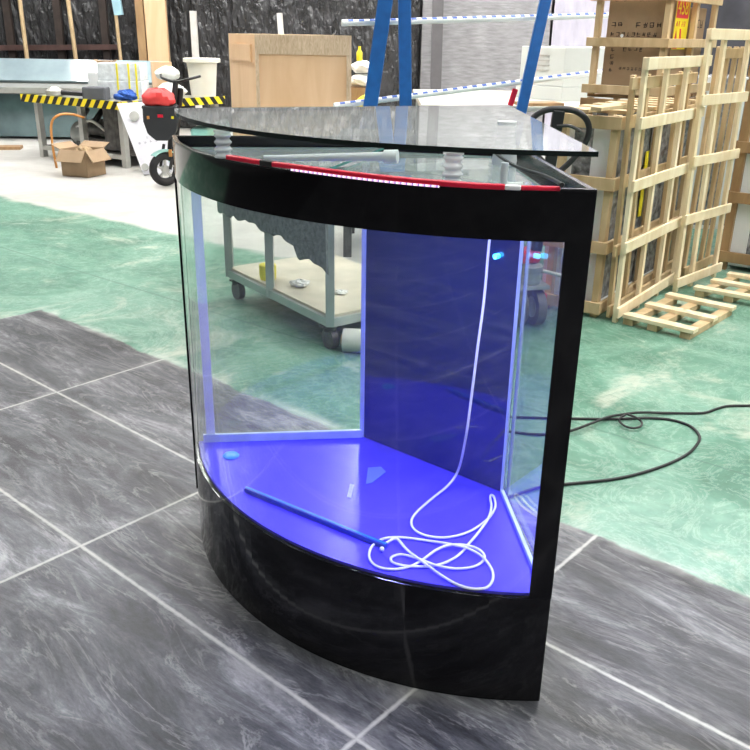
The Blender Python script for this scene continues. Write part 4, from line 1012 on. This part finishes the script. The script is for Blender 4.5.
# basket
bc = wc-sd_*.02+Vector((0.03, -.08, .50))
bs = MB(); pr = [(-.17, .15), (.17, .15), (.175, .0), (.14, -.12), (.06, -.19), (-.06, -.19), (-.14, -.12), (-.175, 0)]
Xb = Vector((1, .15, 0)).normalized(); Yb = Vector((-.15, 1, 0)).normalized()
vs = [bc+Xb*x+Vector((0, 0, z))-Yb*.10 for x, z in pr]+[bc+Xb*x+Vector((0, 0, z))+Yb*.14 for x, z in pr]; n_ = len(pr)
bs.add(vs, [tuple(range(n_)), tuple(range(2*n_-1, n_-1, -1))]+[(i, (i+1) % n_, n_+(i+1) % n_, n_+i) for i in range(n_)])
bko = bs.build('basket', mat('basket_black', (.02, .021, .025), .6), sw, bevel=.015)
MB().box(bc-Yb*.104+Vector((.0, 0, .055)), (.055, .008, .03)).build('red_badge', M['red'], bko)
MB().box(bc-Yb*.104+Xb*.12+Vector((0, 0, .04)), (.025, .008, .025)).build('yellow_badge', M['yellow'], bko)
MB().box(bc-Yb*.104-Xb*.12+Vector((0, 0, .04)), (.025, .008, .03)).build('orange_badge', M['orange'], bko)
rb_ = MB().blob(bc+Vector((-.01, 0, .21)), (.17, .12, .10), 44, .12, flat=.42).build('red_bag', mat('red_bag', (.75, .05, .05), .55, var=.15), smooth=True)
tag(rb_, 'crumpled red bag lying on top of the black scooter basket', 'bag')

# ------------------------------------------------------------------ far left: sheet glass and back wall dressing
gt = thing('glass_bench', 'long bench stacked with sheet glass along the left back wall', 'bench', (-5.2, 13.2, 0))
MB().box((-5.3, 13.42, .70), (3.6, 1.3, .08)).build('tabletop', M['steel'], gt)
for x in (-6.9, -3.7):
    for y in (12.9, 13.95): MB().box((x, y, .33), (.08, .08, .66)).build('leg', M['steel'], gt)
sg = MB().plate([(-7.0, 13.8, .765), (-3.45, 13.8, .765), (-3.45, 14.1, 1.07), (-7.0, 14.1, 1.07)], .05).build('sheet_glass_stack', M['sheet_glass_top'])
tag(sg, 'pale reflecting stack of sheet glass leaning above the left bench', 'glass sheets')
gd = MB().box((-5.3, 13.3, .335), (3.3, .6, .60)).build('glass_tank', M['sheet_glass']); tag(gd, 'long dark teal glass tank under the left bench', 'tank')
tag(MB().box((-5.05, 11.85, .02), (.36, .22, .04), Matrix.Rotation(.2, 3, 'Z')).build('wood_offcut', M['brown_wood']), 'flat brown wood offcut on the floor at the left edge', 'wood')
def sheet(name, label, x0, x1, m_, amp, fr_, y=14.78, z1=5.2):
    nx, nz = 120, 60; vs = []; fs = []
    for i in range(nx+1):
        for j in range(nz+1):
            x = x0+(x1-x0)*i/nx; z = .02+(z1-.02)*j/nz
            yy = y+amp*(math.sin(x*fr_+.6*math.sin(z*2.1))+.5*math.sin(x*fr_*2.3+z*1.7)+.35*math.sin(z*5+x*2))
            vs.append((x, yy, z))
    for i in range(nx):
        for j in range(nz):
            a_ = i*(nz+1)+j; fs.append((a_, a_+1, a_+nz+2, a_+nz+1))
    o = MB().add(vs, fs).build(name, m_, smooth=True)
    so = o.modifiers.new('solid', 'SOLIDIFY'); so.thickness = .004
    return tag(o, label, 'tarp')
sheet('plastic_tarp', 'wrinkled black plastic tarp covering the left half of the back wall', -8.3, .62, M['tarp'], .018, 9)
sheet('plastic_tarp', 'grey translucent plastic sheet hanging on the back wall behind the blue rack', .66, 2.72, M['weave'], .012, 6)
sheet('plastic_tarp', 'lilac plastic sheet on the back wall above the white cabinet', 2.76, 4.4, M['lilac'], .02, 7)
sheet('plastic_tarp', 'dark plastic tarp on the back wall behind the stacked crates at right', 4.44, 8.3, mat('tarp_blue_black', (.05, .05, .06), .4, var=.3, scale=3), .02, 6)
pc = MB().bar(extend(atY(434, 145, 14.4), atY(438, 0, 14.4), 0), extend(atY(434, 145, 14.4), atY(438, 0, 14.4), 5), .17, .12, (0, 1, 0)).build('steel_post', mat('dark_column', (.11, .105, .11), .5))
tag(pc, 'dark steel post in front of the grey plastic sheet', 'post')
# timber post, battens, bamboo
tp = MB().bar((-3.51, 14.40, 0), (-3.56, 14.55, 3.4), .33, .10, (0, 1, 0)).build('timber_plank', M['ply']); tag(tp, 'wide brown timber plank standing against the black tarp', 'plank')
tpe = MB().bar((-3.76, 14.39, 0), (-3.80, 14.54, 3.4), .12, .10, (0, 1, 0)).build('timber_plank', M['brown_wood']); tag(tpe, 'narrow dark timber plank edging the wide brown plank', 'plank')
def pole(name, label, p0, p1, Y0, Y1, w_, m_, r=False):
    a_, b_ = atY(*p0, Y0), atY(*p1, Y1)
    if name != 'x': a_ = extend(a_, b_, 0)
    mb = MB().tube([a_, b_], w_/2, 10) if r else MB().bar(a_, b_, w_, w_*.6, (0, 1, 0))
    return tag(mb.build(name, m_, smooth=r), label, 'pole', None)
M['bamboo'] = wood('bamboo', (.62, .47, .28), (.42, .29, .15), 14)
pole('bamboo_pole', 'leftmost bamboo pole leaning on the dark steel frame', (27.5, 62), (17, -22), 14.42, 14.46, .065, M['bamboo'], True)
pole('bamboo_pole', 'middle bamboo pole leaning on the dark steel frame', (76, 60), (65, -22), 14.42, 14.46, .065, M['bamboo'], True)
pole('bamboo_pole', 'bamboo pole with blue tape leaning beside the brown timber plank', (120.5, 58), (112, -22), 14.42, 14.46, .055, M['bamboo'], True)
tpq = MB().bar(atY(119, 15, 14.43), atY(115, -8, 14.445), .13, .075, (0, 1, 0)).build('blue_tape', mat('pale_blue_tape', (.32, .52, .60), .5)); tag(tpq, 'pale blue strip wrapped around the bamboo pole', 'tape')
pole('light_batten', 'pale upright batten behind the cream bucket', (196, 60), (193, 11), 14.3, 14.3, .10, mat('pale_batten', (.62, .60, .56), .6))
pole('light_batten', 'short pale batten rising behind the plywood crate', (281.5, 40), (279.5, 13), 14.3, 14.3, .085, mat('pale_batten2', (.62, .60, .56), .6))
pole('dark_batten', 'dark upright batten beside the pale batten behind the bucket', (191.5, 60), (190, 10), 14.36, 14.36, .09, M['black_metal'])
sf = thing('wall_rack', 'dark steel wall rack with crossbeam behind the bamboo poles', 'frame', (-5.3, 14.6, 0))
fy = 14.62
rusty = mat('rusty_dark', (.035, .024, .02), .6, var=.4)
a_, b_ = atY(-30, 48, fy), atY(118, 47, fy); MB().bar(a_, b_, .10, .08, (0, 0, 1)).build('crossbeam', mat('rust_beam', (.07, .035, .03), .6, var=.3), sf)
for u in (11, 60.5, 106):
    a_ = atY(u, 40, fy+.05); MB().box((a_.x, fy+.05, 1.7), (.11, .08, 3.4)).build('upright', rusty, sf)

# ------------------------------------------------------------------ world, view
w = bpy.data.worlds.new('world'); bpy.context.scene.world = w; w.use_nodes = True
w.node_tree.nodes['Background'].inputs[0].default_value = (.8, .85, .9, 1); w.node_tree.nodes['Background'].inputs[1].default_value = .25
sc_ = bpy.context.scene
sc_.view_settings.view_transform = 'Standard'; sc_.view_settings.look = 'None'; sc_.view_settings.gamma = 1.0
sc_.view_settings.use_curve_mapping = False; sc_.view_settings.exposure = 0.84
sc_.cycles.max_bounces = 10; sc_.cycles.transparent_max_bounces = 24; sc_.cycles.glossy_bounces = 6; sc_.cycles.diffuse_bounces = 3
sc_.cycles.caustics_reflective = False; sc_.cycles.caustics_refractive = False
sc_.cycles.sample_clamp_indirect = 6
sc_.cycles.use_denoising = True
